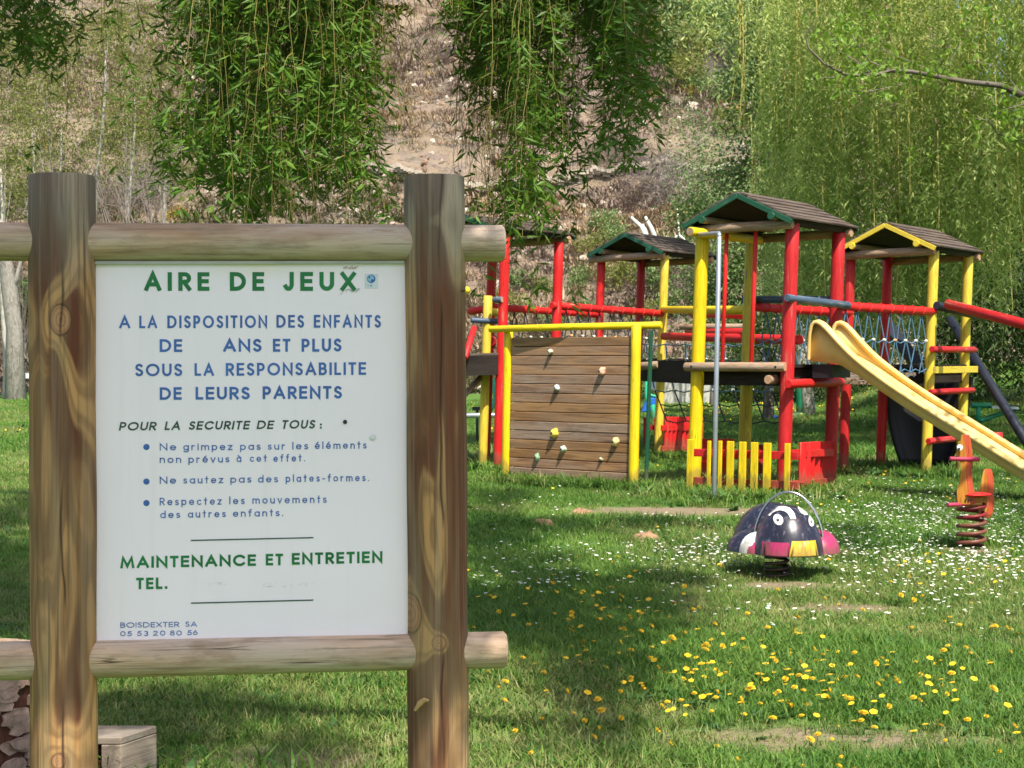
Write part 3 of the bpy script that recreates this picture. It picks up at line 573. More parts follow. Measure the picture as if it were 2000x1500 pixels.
# ------------------------------------------------------------------ play towers
AL = R(35); TU = V((math.cos(AL), -math.sin(AL), 0)); TV = V((math.sin(AL), math.cos(AL), 0)); LEAN = V((0.033, 0, 1))
class Tower:
    def __init__(s, fl, W, D): s.o = V((fl.x, fl.y, 0)); s.W, s.D = W, D
    def p(s, u, v, h): return s.o + TU * u + TV * v + LEAN * h
def tower(fl, W, D, deck, top, eave, apex, cols, gable, label, r=0.06, ov=0.2, gw=0.54, ob=0.2, front_log=True, beam_front=True, roofmat='roof'):
    T = Tower(fl, W, D); e = thing('play_tower', T.o, label, 'play tower', 'roofed play towers of the climbing frame'); T.e = e
    tops = [top, top + 0.03, top - 0.02, top]
    for (u, v), c, tp in zip(((0, 0), (W, 0), (0, D), (W, D)), cols, tops):
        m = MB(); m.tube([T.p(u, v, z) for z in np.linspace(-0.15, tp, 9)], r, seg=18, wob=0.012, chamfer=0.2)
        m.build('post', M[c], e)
    # deck: boards on joists blackened for the under-deck shade, a round log along the front edge
    nb = 7
    for k in range(nb):
        m = MB(); w = (D + 0.08) / nb; m.box(T.p(W / 2, -0.04 + w * (k + 0.5), deck), TU * (W / 2 + 0.04), TV * (w / 2 - 0.006), LEAN * 0.014); m.build('deck_board', M['darkwood_shade'], e)
    for v in (0.07, D - 0.07):
        m = MB(); m.box(T.p(W / 2, v, deck - 0.10), TU * (W / 2 - 0.0), TV * 0.03, LEAN * 0.083); m.build('joist', M['darkwood_shade'], e)
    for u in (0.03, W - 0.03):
        m = MB(); m.box(T.p(u, D / 2, deck - 0.105), TU * 0.025, TV * (D / 2 - 0.11), LEAN * 0.08); m.build('joist', M['darkwood_shade'], e)
    if front_log:
        m = MB(); m.tube([T.p(-0.09, -0.085, deck - 0.01), T.p(W / 2, -0.085, deck - 0.008), T.p(W + 0.02, -0.085, deck - 0.008)], 0.043, seg=16, wob=0.01, capmi=1); m.build('deck_log', [M['log'], M['endgrain']], e)
        for u in (0.0, W - 0.06):
            m = MB(); m.tube([T.p(u, -0.085 - 0.0445, deck - 0.008), T.p(u, -0.085 - 0.036, deck - 0.008)], 0.012, seg=10, chamfer=0); m.build('bolt', M['darkmetal'], e)
    # roof
    mid = W / 2; L0, L1 = -ov, D + ob; rise = apex - eave
    if beam_front:
        m = MB(); m.tube([T.p(-0.12, -0.10, eave - 0.055), T.p(mid, -0.10, eave - 0.035), T.p(W + 0.05, -0.10, eave - 0.03)], 0.045, seg=16, wob=0.012, capmi=1); m.build('tie_beam', [M['log'], M['endgrain']], e)
    m = MB(); m.tube([T.p(-0.1, D + 0.07, eave - 0.06), T.p(W + 0.1, D + 0.07, eave - 0.04)], 0.045, seg=14, wob=0.01, capmi=1); m.build('tie_beam', [M['log'], M['endgrain']], e)
    for u in (-0.02, W + 0.02):
        m = MB(); m.tube([T.p(u, -0.07, eave - 0.005), T.p(u, D + 0.05, eave - 0.005)], 0.04, seg=14, wob=0.01); m.build('wall_plate', M['darkwood_shade'], e)
    for sgn in (-1, 1):
        u_ = mid + sgn * gw * 0.66; z_ = eave + rise * 0.34 - 0.045
        m = MB(); m.tube([T.p(u_, L0 - 0.03, z_), T.p(u_, L1, z_)], 0.035, seg=14, capmi=0); m.tube([T.p(u_, L0 - 0.034, z_), T.p(u_, L0 - 0.01, z_)], 0.036, seg=14, mi=1, chamfer=0.1)
        m.build('purlin', [M['log'], M[gable]], e)
        n = 6; q = V((gw, rise)); ql = q.length; dir_ = (TU * sgn * gw - LEAN * rise).normalized(); nrm = (TU * sgn * rise + LEAN * gw).normalized()
        for k in range(n):
            w = ql / n; c = T.p(mid, (L0 + L1) / 2, apex) + dir_ * (w * (k + 0.5) + 0.01) + nrm * (0.022 + 0.004 * random.random())
            tl = (dir_ + nrm * 0.11).normalized(); jl = random.uniform(-0.012, 0.012)
            m = MB(); m.box(c + TV * jl, TV * ((L1 - L0) / 2 - 0.0), tl * (w / 2 + 0.014), tl.cross(TV).normalized() * 0.009); m.build('roof_board', M[roofmat], e, bevel=0.002)
        m = MB(); cl = T.p(mid, (L0 + L1) / 2, apex) + dir_ * (ql / 2) + nrm * 0.002; m.box(cl, TV * ((L1 - L0) / 2 - 0.004), dir_ * (ql / 2 - 0.004), nrm * 0.006); m.build('roof_shade_sheet', M['darkwood_shade'], e)  # dark sheet added to stand for the shade under the roof
        for v_, g_ in ((L0 - 0.012, gable), (L1 + 0.012, gable)):
            m = MB(); a = T.p(mid, v_, apex - 0.012); b = T.p(mid + sgn * (gw + 0.02), v_, eave - 0.018)
            dd = (b - a); m.box((a + b) / 2 + (TV * 0.0005 * sgn), dd / 2, TV * 0.011, dd.normalized().cross(TV).normalized() * 0.023); m.build('gable_board', M[g_], e, bevel=0.002)
    return T
T3 = tower(at(1355, 700, 16.0), 0.93, 1.02, 1.18, 2.46, 2.50, 2.76, ('yellow', 'crimson', 'oldyellow', 'crimson'), 'green',
           'tallest roofed tower with green gable, fire pole and yellow slide', r=0.064)
T4 = tower(at(1647, 700, 18.2), 0.93, 1.02, 1.17, 2.42, 2.40, 2.66, ('crimson', 'oldyellow', 'red', 'oldyellow'), 'oldyellow',
           'roofed tower with yellow gable and red ladder rungs behind the slide', r=0.054, front_log=False)
T2 = tower(at(1162, 700, 22.05), 0.95, 1.02, 1.235, 2.60, 2.59, 2.84, ('red', 'oldyellow', 'crimson', 'crimson'), 'green',
           'low green gabled tower furthest back, one yellow post and three red', r=0.054, front_log=False)
T1 = tower(at(972, 700, 18.75) - TU * 0.95, 0.95, 1.08, 1.26, 2.60, 2.67, 2.84, ('red', 'red', 'red', 'red'), 'green',
           'all red roofed tower half hidden by the notice board and willow', r=0.056, front_log=False)
e3, e4, e2, e1 = T3.e, T4.e, T2.e, T1.e
# details on the towers
def log3(T, name, a, b, r, mat, **k): return tube_obj(name, [T.p(*a), T.p(*[(x + y) / 2 for x, y in zip(a, b)]), T.p(*b)], r, mat, T.e, **{'seg': 14, 'wob': 0.012, **k})
log3(T3, 'bracket_log', (0.10, -0.42, 2.42), (0.10, 1.0, 2.42), 0.042, [M['yellow'], M['log']], capmi=1)
for u, v in ((0.28, -0.04), (0.58, -0.04)): log3(T3, 'thin_post', (u, v, deckz := 1.19), (u, v, 2.44), 0.019 if u < .5 else 0.02, M['red'])
log3(T3, 'grab_log', (W_ := 0.93 + 0.03, -0.12, 1.80), (1.03, 1.08, 1.76), 0.036, [M['blue'], M['blue']])
log3(T3, 'side_log', (1.02, -0.16, 1.02), (1.02, 1.0, 1.02), 0.042, M['red'])
log3(T3, 'rear_grab_log', (-0.12, 1.1, 1.84), (0.9, 1.12, 1.82), 0.036, M['blue'])
log3(T3, 'joist_end', (0.80, -0.13, 1.055), (0.80, 0.2, 1.055), 0.042, [M['log'], M['endgrain']], capmi=1)
log3(T2, 'joist_end', (0.62, -0.2, 1.09), (0.86, -0.2, 1.12), 0.045, [M['log'], M['endgrain']], capmi=1)
log3(T2, 'joist_end', (1.02, -0.2, 1.13), (1.3, 0.1, 1.12), 0.05, [M['log'], M['endgrain']], capmi=1)
log3(T2, 'grab_log', (0.9, 0.55, 1.66), (1.9, 0.5, 1.65), 0.04, [M['log'], M['endgrain']], capmi=1)
log3(T1, 'joist_end', (0.74, -0.15, 1.11), (0.74, 0.2, 1.11), 0.045, [M['log'], M['endgrain']], capmi=1)
log3(T1, 'grab_log', (0.86, -0.06, 1.90), (0.98, -0.06, 1.90), 0.034, [M['blue'], M['endgrain']], capmi=1, wob=0)
# ladder on the yellow-gabled tower
for v, h, rr in (((0), 1.345, .034), ((0), 0.90, .032), ((0), 0.39, .034)):
    log3(T4, 'rung', (1.0, -0.14, h), (1.0, 1.12, h - 0.0), rr, M['crimson'])
m = MB(); m.box(T4.p(1.03, 0.5, 1.13), TU * 0.02, TV * 0.62, LEAN * 0.035); m.build('step_board', M['oldyellow'], e4, bevel=.003)
log3(T4, 'grab_log', (1.0, -0.05, 1.80), (1.06, 1.25, 1.70), 0.045, M['black'])
# blocks hung below the deck (dark dished climbing shell)
m = MB(); vs, fs = [], []; nA, nB = 14, 9
for i in range(nA):
    a = i / (nA - 1)
    for j in range(nB):
        b = j / (nB - 1); ang = math.pi * (0.03 + 0.94 * b)
        u = 0.48 - 0.52 * math.cos(ang) * (1 - 0.45 * a * a); v = 1.10 + 0.30 * math.sin(ang) * (1 - 0.3 * a); h = 1.05 - 1.0 * a
        vs.append(T4.p(u, v, h))
for i in range(nA - 1):
    for j in range(nB - 1): fs.append((i * nB + j, i * nB + j + 1, (i + 1) * nB + j + 1, (i + 1) * nB + j))
m.add(vs, fs, True)
o = m.build('climbing_shell', M['black_plastic'], e4); sd = o.modifiers.new('thick', 'SOLIDIFY'); sd.thickness = 0.04

# ------------------------------------------------------------------ links between the towers
def link_thing(name, label, cat, a): return thing(name, (a.x, a.y, 0), label, cat, None)
def bridge(label, TA, ua, va, TB, ub, vb, h0, h1, hr0, hr1, railm, n=9, planks=True, ropeM='rope_blue', wrap=True):
    a0, a1 = TA.p(ua[0], va, h0), TB.p(ub[0], vb, h1); b0, b1 = TA.p(ua[1], va, h0), TB.p(ub[1], vb, h1)
    br = thing('rope_bridge', ((a0 + b0) / 2).to_tuple(), label, 'rope bridge', 'rope bridges between the towers'); br.location.z = 0
    for (p0, p1), (q0, q1, um) in (((a0, a1), (TA.p(ua[0], va, hr0), TB.p(ub[0], vb, hr1), railm)), ((b0, b1), (TA.p(ua[1], va, hr0), TB.p(ub[1], vb, hr1), railm))):
        ex = (q1 - q0).normalized() * 0.12
        tube_obj('hand_rail', [q0 - ex, q0.lerp(q1, .33), q0.lerp(q1, .66), q1 + ex], 0.043, M[um], br, seg=14, wob=0.01)
        for k in range(n):
            t = (k + 0.7) / (n + 0.4); c = q0.lerp(q1, t); dd = (q1 - q0).normalized()
            if wrap:
                m = MB(); rg = []
                X = V((0, 0, 1)); Y = dd.cross(X).normalized(); X = Y.cross(dd)
                rg = [c + X * math.cos(x) * 0.046 + Y * math.sin(x) * 0.046 + dd * 0.02 * math.cos(x) for x in np.linspace(0, 2 * math.pi, 13)]
                m.tube(rg, 0.006, seg=5, cap=False); m.build('rope_wrap', M[railm], br)
            sag = -0.10 * math.sin(math.pi * t); low = p0.lerp(p1, t) + V((0, 0, sag)); midp = c.lerp(low, 0.5)
            t2 = min(1, max(0, t + 0.55 / n)); mid2 = q0.lerp(q1, t2).lerp(p0.lerp(p1, t2), 0.5)
            m = MB(); m.tube([c - V((0, 0, .04)), mid2, low], 0.0075, seg=5, cap=False); m.tube([c - V((0, 0, .04)), midp + dd * -.06, low + dd * 0.1], 0.0075, seg=5, cap=False); m.build('rope', M[ropeM], br)
            m = MB(); m.ell(mid2, (.022, 0, 0), (0, .022, 0), (0, 0, .018), 8, 5); m.build('rope_clamp', M['knotw'] if k % 4 else M['knoto'], br)
        for fr in (0.5, 0.97):
            m = MB(); m.tube([q0.lerp(q1, t).lerp(p0.lerp(p1, t), fr) + V((0, 0, -0.03 * math.sin(t * math.pi * n) ** 2)) for t in np.linspace(0, 1, 2 * n + 1)], 0.007, seg=5, cap=False); m.build('rope', M[ropeM], br)
    if planks:
        for k in range(n + 2):
            t = (k + 0.5) / (n + 2); sag = -0.10 * math.sin(math.pi * t) - 0.02
            c = a0.lerp(a1, t).lerp(b0.lerp(b1, t), 0.5) + V((0, 0, sag)); m = MB(); m.box(c, (b0 - a0) / 2 * 0.9, TV * 0.055, V((0, 0, 0.016))); m.build('plank', M['log'], br, bevel=.003)
    return br
bridge('blue rope bridge with red wrapped rails between fire pole tower and ladder tower', T3, (0.05, 0.90), 1.12, T4, (0.0, 0.93), -0.10, 1.12, 1.12, 1.76, 1.74, 'red', 8)
bridge('red railed bridge from the all red tower to the tower furthest back', T1, (0.05, 0.95), 1.10, T2, (0.0, 0.95), -0.12, 1.18, 1.18, 1.86, 1.82, 'red', 9, ropeM='rope_dark')
# catwalk from the far tower to the middle tower
def P2(T, *a): return T.p(*a)
cw = thing('rope_net_walkway', (1.9, 20, 0), 'net walkway with yellow top rail and red lower rails between two towers', 'rope walkway')
q0, q1 = T2.p(0.95, 0.0, 1.87), T3.p(0.0, 1.02, 1.73)
tube_obj('hand_rail', [q0 + (q0 - q1).normalized() * .05, q0.lerp(q1, .5), q1], 0.045, M['yellow'], cw, seg=14)
q2, q3 = at(1297, 657, 21.3), at(1562, 664, 17.2)
tube_obj('hand_rail', [q2, q2.lerp(q3, .5), q3], 0.050, M['red'], cw, seg=14, wob=.01)
q4, q5 = at(1352, 613, 22.4), at(1462, 616, 19.0)
tube_obj('hand_rail', [q4, q5], 0.045, M['red'], cw, seg=14)
q6, q7 = at(1344, 649, 22.6), at(1466, 650, 18.4)
tube_obj('hand_rail', [q6, q7], 0.05, M['red'], cw, seg=14)
rows = []
for k in range(7):
    t = k / 6; xx = 1262 + (1490 - 1262) * t; dpt = 21.2 - 3.6 * t
    rows.append([at(xx, 672, dpt), at(xx + 3, 702, dpt - .05), at(xx + 10, 732, dpt - .15), at(xx + 17, 762, dpt - .3), at(xx + 28, 790, dpt - .5), at(xx + 40, 822, dpt - .75)])
for k, rw in enumerate(rows):
    m = MB(); m.tube(rw[:4], 0.010, seg=5, cap=False); m.build('rope', M['rope_blue'], cw)
    m = MB(); m.tube(rw[3:], 0.009, seg=5, cap=False); m.build('rope', M['rope_dark'], cw)
for j in range(6):
    m = MB(); pp = []
    for k in range(6):
        pp += [rows[k][j], rows[k][j].lerp(rows[k + 1][j], .5) - V((0, 0, .025))]
    m.tube(pp + [rows[6][j]], 0.008, seg=5, cap=False); m.build('rope', M['rope_blue'] if j in (0, 2, 3) else M['rope_dark'], cw)
    for k in range(7):
        if j in (1, 2, 3): m = MB(); m.ell(rows[k][j], (.022, 0, 0), (0, .022, 0), (0, 0, .02), 8, 5); m.build('rope_clamp', M['knotw'], cw)
m = MB(); a, b = at(1250, 703, 20.9), at(1352, 705, 19.2); m.box((a + b) / 2 - V((0, 0, .13)), (b - a) / 2, V((0.02, .05, 0)), V((0, 0, .13))); m.build('deck_beam', M['darkwood_shade'], cw)
tube_obj('deck_log', [at(1242, 716, 20.6), at(1288, 713, 20.2)], 0.05, [M['log'], M['endgrain']], cw, seg=14, capmi=1)

# bits of the frame that show left of the red tower
fr = thing('play_structure', (-0.4, 18, 0), 'shaded yellow post with stub rails beside the all red tower', 'play structure')
a = at(942, 700, 18.9)
m = MB(); m.tube([V((a.x, a.y, 0)) + LEAN * z for z in np.linspace(-.1, 1.95, 7)], 0.05, seg=14, wob=.01); m.build('post', M['oldyellow'], fr)
tube_obj('stub_rail', [at(918, 608, 19.3), at(946, 604, 19.1)], 0.042, M['red'], fr, seg=12)
tube_obj('stub_rail', [at(920, 625, 18.8), at(972, 628, 18.9)], 0.03, M['blue'], fr, seg=12)
tube_obj('stub_rail', [at(948, 607, 19.0), at(974, 611, 19.2)], 0.045, M['oldyellow'], fr, seg=12)
tube_obj('slanting_rail', [at(926, 640, 18.6), at(908, 700, 18.2)], 0.035, M['crimson'], fr, seg=12)
m = MB(); c = at(957, 668, 19.4); m.tube([c + V((-.01, -.03, 0)), c + V((0.02, .03, 0))], 0.07, seg=18); m.build('round_plate', M['crimson'], fr)
m = MB(); a, b = at(880, 697, 18.4), at(970, 695, 18.9); m.box((a + b) / 2 - V((0, 0, .10)), (b - a) / 2, V((-.02, .2, 0)), V((0, 0, .11))); m.build('deck_beam', M['darkwood_shade'], fr)
m = MB(); m.box((a + b) / 2 + V((0, 0, .022)), (b - a) / 2, V((-.02, .2, 0)), V((0, 0, .011))); m.build('deck_board', M['roof'], fr)
tube_obj('brace', [at(940, 735, 18.9), at(905, 775, 18.6)], 0.03, M['log'], fr, seg=10)
m = MB(); c = at(911, 567, 15.5); m.ell(c, (.035, 0, 0), (0, .035, 0), (0, 0, .035), 12, 8); m.build('ball_knob', M['yellow'], fr)

# ------------------------------------------------------------------ climbing wall
cA, cB = at(988, 700, 17.0), at(1237, 700, 15.95); cA.z = cB.z = 0
WU = (cB - cA).normalized(); WN = V((WU.y, -WU.x, 0)); WL = (cB - cA).length
wl = thing('climbing_wall', cA, 'plank climbing wall with coloured holds between two bright yellow posts', 'climbing wall')
WLEAN = V((0.018, 0, 1))
for c, tp in ((cA, 1.55), (cB, 1.57)):
    m = MB(); m.tube([c + WLEAN * z for z in np.linspace(-.12, tp, 7)], 0.046 if c is cA else 0.048, seg=18, wob=.01); m.build('post', M['yellow'], wl)
tube_obj('top_rail', [at(957, 643, 17.05), at(1100, 639, 16.5), at(1292, 635, 16.0)], 0.034, M['yellow'], wl, seg=16, wob=.01)
npk = 16; z0, z1 = -0.02, 1.46
wallwood = []
for i, (lt, dk, gy, gr) in enumerate((((0.37, 0.205, 0.10), (0.21, 0.105, 0.052), (0.27, 0.195, 0.145), 0.6), ((0.36, 0.20, 0.085), (0.22, 0.11, 0.045), (0.20, 0.14, 0.10), 0.5), ((0.30, 0.18, 0.11), (0.17, 0.095, 0.06), (0.31, 0.235, 0.185), 0.75))):
    wallwood.append(wood('wall_plank_wood_%d' % i, lt, dk, gy, gr, 0.9))
for k in range(npk):
    h = (z1 - z0) / npk; zc = z0 + h * (k + 0.5); m = MB()
    m.box((cA + cB) / 2 + WLEAN * zc + WU * 0.0 + WN * (-0.005 + random.uniform(-.002, .002)), WU * (WL / 2 - 0.052), WN * 0.017, V((0, 0, h / 2 - 0.0035))); m.build('plank', random.choice(wallwood), wl, bevel=0.004)
m = MB(); m.box((cA + cB) / 2 - WN * 0.05 + WLEAN * 0.72, WU * (WL / 2 - .06), WN * 0.012, V((0, 0, .72))); m.build('backing', M['darkwood_shade'], wl)
m = MB(); q = cB + WU * 0.05 - WN * 0.13; q2_ = q + V((.02, .05, 0)); m.box(q + WU * .015 + WLEAN * 0.76, WU * 0.012, WN * 0.02, LEAN * 0.76); m.build('side_board', M['green'], wl, bevel=.003)
def wpt(x, y): return on_plane(x, y, cA + WN * 0.014, WN)
HOLDS = [(1075, 687, .022, .026, (0.62, 0.58, 0.46), 'pale'), (1176, 725, .032, .042, (0.62, 0.36, 0.25), 'pink'), (1088, 757, .025, .03, (0.55, 0.62, 0.60), 'pale'),
         (1084, 846, .037, .05, (0.66, 0.5, 0.06), 'yellow'), (1203, 863, .034, .045, (0.66, 0.52, 0.20), 'yellow'), (1101, 877, .03, .034, (0.45, 0.55, 0.42), 'pale'),
         (1050, 893, .024, .045, (0.20, 0.34, 0.20), 'green'), (1174, 897, .018, .018, (0.35, 0.36, 0.26), 'small')]
for x, y, a_, b_, col, nm in HOLDS:
    c = wpt(x, y); m = MB(); rr = random.Random(int(x))
    m.ell(c, WU * a_, WN * (a_ * 1.5), V((rr.uniform(-.3, .3) * a_, 0, b_)), 12, 9); 
    for k, v_ in enumerate(m.v): m.v[k] = v_ + WU * 0.005 * math.sin(v_.z * 120 + x) + V((0, 0, 0.004 * math.sin(v_.x * 150)))
    ho = m.build('climbing_hold', plain('hold_' + nm + str(x), col, 0.7, scale=40), wl)
    m = MB(); cc = c + WN * a_ * 1.42; m.tube([cc, cc + WN * 0.006], a_ * 0.3, seg=10, chamfer=0); m.build('bolt', M['darkmetal'], ho)

# ------------------------------------------------------------------ fire pole
fp = ground(1394, 983); fpt = at(1405, 462, 14.75)
pole = thing('fire_pole', (fp.x, fp.y, 0), 'straight grey steel sliding pole standing in bare earth', 'fire pole')
tube_obj('pole', [fp - V((0, 0, .1)), fp.lerp(fpt, .5), fpt], 0.021, M['metal'], pole, seg=14)
tube_obj('bracket', [fpt, fpt + V((0.0, .02, 0.03)), T3.p(0.10, -0.28, 2.40)], 0.019, M['metal'], pole, seg=12)

# ------------------------------------------------------------------ slide
SLM, snt, sbs = new_mat('yellow_slide_plastic')
sg = pos_vec(snt); s1 = noise(snt, sg, 3.0, 4, 0.6); s2 = noise(snt, sg, 30, 5, 0.6)
scol = mixc(snt, ramp(snt, s1, [(0.35, 0.0), (0.65, 1.0)]), (0.66, 0.43, 0.12), (0.76, 0.56, 0.22))
scol = mixc(snt, ramp(snt, s2, [(0.6, 0.0), (0.75, 0.3)]), scol, (0.45, 0.32, 0.12))
snt.links.new(scol, sbs.inputs['Base Color']); sbs.inputs['Roughness'].default_value = 0.5; bump(snt, sbs, s1, 0.1, 0.01)
S0 = T3.p(0.93, 0, 0) + TU * 0.10; S0.z = 0; VN, VF = 0.26, 0.72
sld = thing('slide', (S0.x, S0.y, 0), 'long yellow plastic slide running down from the green gabled tower', 'slide')
def bot(s): 
    pts = [(0, 1.225), (.30, 1.20), (.5, 1.095), (1.0, .79), (1.5, .51), (2.0, .215), (2.35, .08), (2.7, .04)]
    return float(np.interp(s, [p[0] for p in pts], [p[1] for p in pts]))
def flz(s):
    return float(np.interp(s, [.18, .25, .32, .5, .8, 1.0, 2.0, 2.3, 2.7], [1.545, 1.475, 1.40, 1.245, 1.045, .925, .345, .20, .15]))
path = [(0.0, 1.24), (0.0, 1.40), (0.0, 1.52), (0.015, 1.57), (0.045, 1.60), (0.085, 1.61), (0.13, 1.59)] + [(s, flz(s)) for s in np.linspace(.18, 2.7, 34)]
sm_ = list(path)
for _ in range(2): sm_ = [sm_[0]] + [((a[0] + 2 * b[0] + c[0]) / 4, (a[1] + 2 * b[1] + c[1]) / 4) for a, b, c in zip(sm_, sm_[1:], sm_[2:])] + [sm_[-1]]
path = sm_
def sp(s, v, z): return S0 + TU * s + TV * v + V((0, 0, z)) + V((0.033 * z * max(0, 1 - s), 0, 0))
for side, vw in ((-1, VN), (1, VF)):
    m = MB(); vs = []; prof = []
    # outer wall
    W0, W1 = [], []
    for s, z in path: W0.append(sp(s, vw, z)); W1.append(sp(s, vw, min(bot(s), z)))
    k = len(path); m.add(W0 + W1, [(i, i + 1, k + i + 1, k + i) for i in range(k - 1)], True)
    o = m.build('side_wall', SLM, sld); sd = o.modifiers.new('thick', 'SOLIDIFY'); sd.thickness = 0.012; sd.offset = 0
    m = MB(); sec = [(-0.022, -0.035), (-0.022, 0.0), (-0.014, 0.010), (0.005, 0.013), (0.045, 0.010), (0.062, 0.004), (0.068, -0.008), (0.068, -0.030), (0.062, -0.030), (0.056, -0.006), (0.012, 0.002)]
    vs = []
    for i, (s, z) in enumerate(path):
        a = path[max(i - 1, 0)]; b = path[min(i + 1, k - 1)]; t = V((b[0] - a[0], b[1] - a[1])).normalized(); nrm = V((-t.y, t.x))
        for dv, dn in sec: vs.append(sp(s + nrm.x * dn, vw + side * dv, z + nrm.y * dn))
    q = len(sec); m.add(vs, [(i * q + j, i * q + (j + 1) % q, (i + 1) * q + (j + 1) % q, (i + 1) * q + j) for i in range(k - 1) for j in range(q)], True)
    m.build('rolled_edge', SLM, sld)
m = MB(); vs = []; ss = list(np.linspace(-0.05, 2.7, 40)); cols_ = [(VN + .012, .07), (VN + .03, .035), (VN + .07, .022), (VN + .15, .02), (VF - .15, .02), (VF - .07, .022), (VF - .03, .035), (VF - .012, .07)]
for s in ss:
    for v, dz in cols_: vs.append(sp(s, v, bot(max(s, 0)) + dz))
q = len(cols_); m.add(vs, [(i * q + j, i * q + j + 1, (i + 1) * q + j + 1, (i + 1) * q + j) for i in range(len(ss) - 1) for j in range(q - 1)], True)
o = m.build('chute', SLM, sld); sd = o.modifiers.new('thick', 'SOLIDIFY'); sd.thickness = 0.012
m = MB(); m.box(sp(0.12, (VN + VF) / 2, 1.13), TU * 0.1, TV * 0.2, V((0, 0, .06))); m.build('support', M['black_plastic'], sld)

# ------------------------------------------------------------------ picket fences of the play house under the towers
def fence(name_label, base, posts, rails, mat_r, group=None):
    f = thing('picket_fence', base, name_label, 'fence', 'small picket fences under the towers')
    for p, up, halfw, mt, ang in posts:
        wv = V((math.cos(ang), math.sin(ang), 0)); tv = V((-wv.y, wv.x, 0)); m = MB()
        m.box(p + up * 0.5, wv * halfw, tv * 0.011, up * 0.5); m.build('picket', M[mt], f, bevel=.003)
    for a, b in rails:
        m = MB(); d = (b - a); t = V((-d.y, d.x, 0)).normalized(); m.box((a + b) / 2, d / 2, t * 0.014, V((0, 0, 0.035))); m.build('rail', M[mat_r], f, bevel=.003)
    return f
def f_at(x, dist, z0=0.0): p = at(x, 700, dist); p.z = z0; return p
fa, fb = at(1335, 700, 15.62), at(1552, 700, 14.95); fa.z = fb.z = 0; fang = math.atan2((fb - fa).y, (fb - fa).x)
ps = []
for x, y0, y1, w, c in ((1347, 858, 962, .032, 'yellow'), (1383.5, 861, 966, .017, 'yellow'), (1405, 861, 968, .017, 'yellow'), (1425, 862, 968, .034, 'yellow'), (1449, 863, 970, .034, 'yellow'), (1472, 864, 971, .034, 'yellow'), (1497, 865, 974, .036, 'yellow'), (1536.5, 866, 964, .026, 'yellow')):
    t = (x - 1335) / 217; dpt = 15.62 + (14.95 - 15.62) * t; p0 = at(x, y1, dpt); p1 = at(x + 2, y0, dpt); ps.append((p0, p1 - p0, w, c, fang))
rl = [(at(1352, 884, 15.6), at(1560, 891, 14.97)), (at(1352, 939, 15.6), at(1560, 949, 14.97))]
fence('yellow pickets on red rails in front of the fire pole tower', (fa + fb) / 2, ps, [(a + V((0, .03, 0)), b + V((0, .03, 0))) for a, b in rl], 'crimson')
ps = []
for k in range(7):
    t = k / 6; x = 1566 + 58 * t; dpt = 15.25 + 0.85 * math.sin(t * 1.2); p0 = at(x - (4 if k > 1 else 0) * (1 - t), 944 + 14 * t, dpt); p1 = at(x + 1, 864 - 3 * t, dpt)
    ps.append((p0, p1 - p0, .033, 'red', R(-35 - 25 * (k % 2) * .3) + .9))
fence('solid looking fan of red pickets beside the yellow picket fence', at(1595, 940, 15.4), ps, [(at(1545, 886, 15.1), at(1626, 884, 16.0)), (at(1545, 947, 15.1), at(1626, 940, 16.0))], 'red')
ps = []
for x in (1300, 1308, 1316, 1325, 1334, 1342):
    t = (x - 1300) / 42; dpt = 21.4 + 0.5 * t; p0 = at(x, 890, dpt); p1 = at(x + 2, 814, dpt); ps.append((p0, p1 - p0, .03, 'red', .5))
fence('red picket panel beside the yellow post of the tower furthest back', at(1320, 890, 21.5), ps, [(at(1292, 836, 21.3), at(1346, 836, 21.9)), (at(1292, 876, 21.3), at(1346, 876, 21.9))], 'red')
ps = []
for x in (1262, 1283, 1304, 1325, 1346, 1367):
    p0 = at(x, 882, 23.2); p1 = at(x + 1, 815, 23.2); ps.append((p0, p1 - p0, .045, 'crimson', 0))
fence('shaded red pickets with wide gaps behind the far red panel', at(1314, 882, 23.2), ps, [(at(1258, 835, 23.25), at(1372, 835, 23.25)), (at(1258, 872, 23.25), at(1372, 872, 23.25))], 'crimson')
ps = []
for x in (1376, 1388, 1401, 1414, 1427):
    p0 = at(x, 944, 16.3); p1 = at(x + 1, 857, 16.3); ps.append((p0, p1 - p0, .027, 'red', -.6))
for x in (1446, 1466, 1486):
    p0 = at(x, 925, 17.2); p1 = at(x + 1, 868, 17.2); ps.append((p0, p1 - p0, .027, 'crimson', -.3))
fence('red pickets at the rear of the yellow picket play house', at(1400, 944, 16.4), ps, [(at(1366, 880, 16.34), at(1432, 880, 16.34)), (at(1366, 932, 16.34), at(1432, 932, 16.34)), (at(1432, 890, 17.25), at(1536, 890, 17.25))], 'red')

# extra post, leaning poles and ramp rail of the ladder tower
xp = at(1786, 700, 21.3); m = MB(); m.tube([V((xp.x, xp.y, 0)) + LEAN * z for z in np.linspace(-.1, 1.25, 5)], 0.05, seg=14); m.build('post', M['crimson'], e4)
xp = at(1768, 700, 21.6)
rp = thing('climbing_ramp', at(1930, 860, 19.5), 'dark poles with thick red hand rail sloping down from the ladder tower', 'climbing ramp'); rp.location.z = 0
a, b = at(1851, 594, 17.5), at(2110, 662, 15.6); tube_obj('hand_rail', [a, a.lerp(b, .5), b], 0.052, M['crimson'], rp, seg=16, wob=.01)
a, b = at(1855, 622, 19.3), at(2080, 985, 17.0); tube_obj('pole', [a, a.lerp(b, .5), b], 0.052, M['black'], rp, seg=14, wob=.01)
m = MB(); a, b = at(1730, 632, 20.0), at(1792, 712, 19.3); m.box((a + b) / 2, (b - a) / 2, V((.06, .03, .03)), V((0, .05, -.02))); m.build('plank', M['black'], rp, bevel=.004)
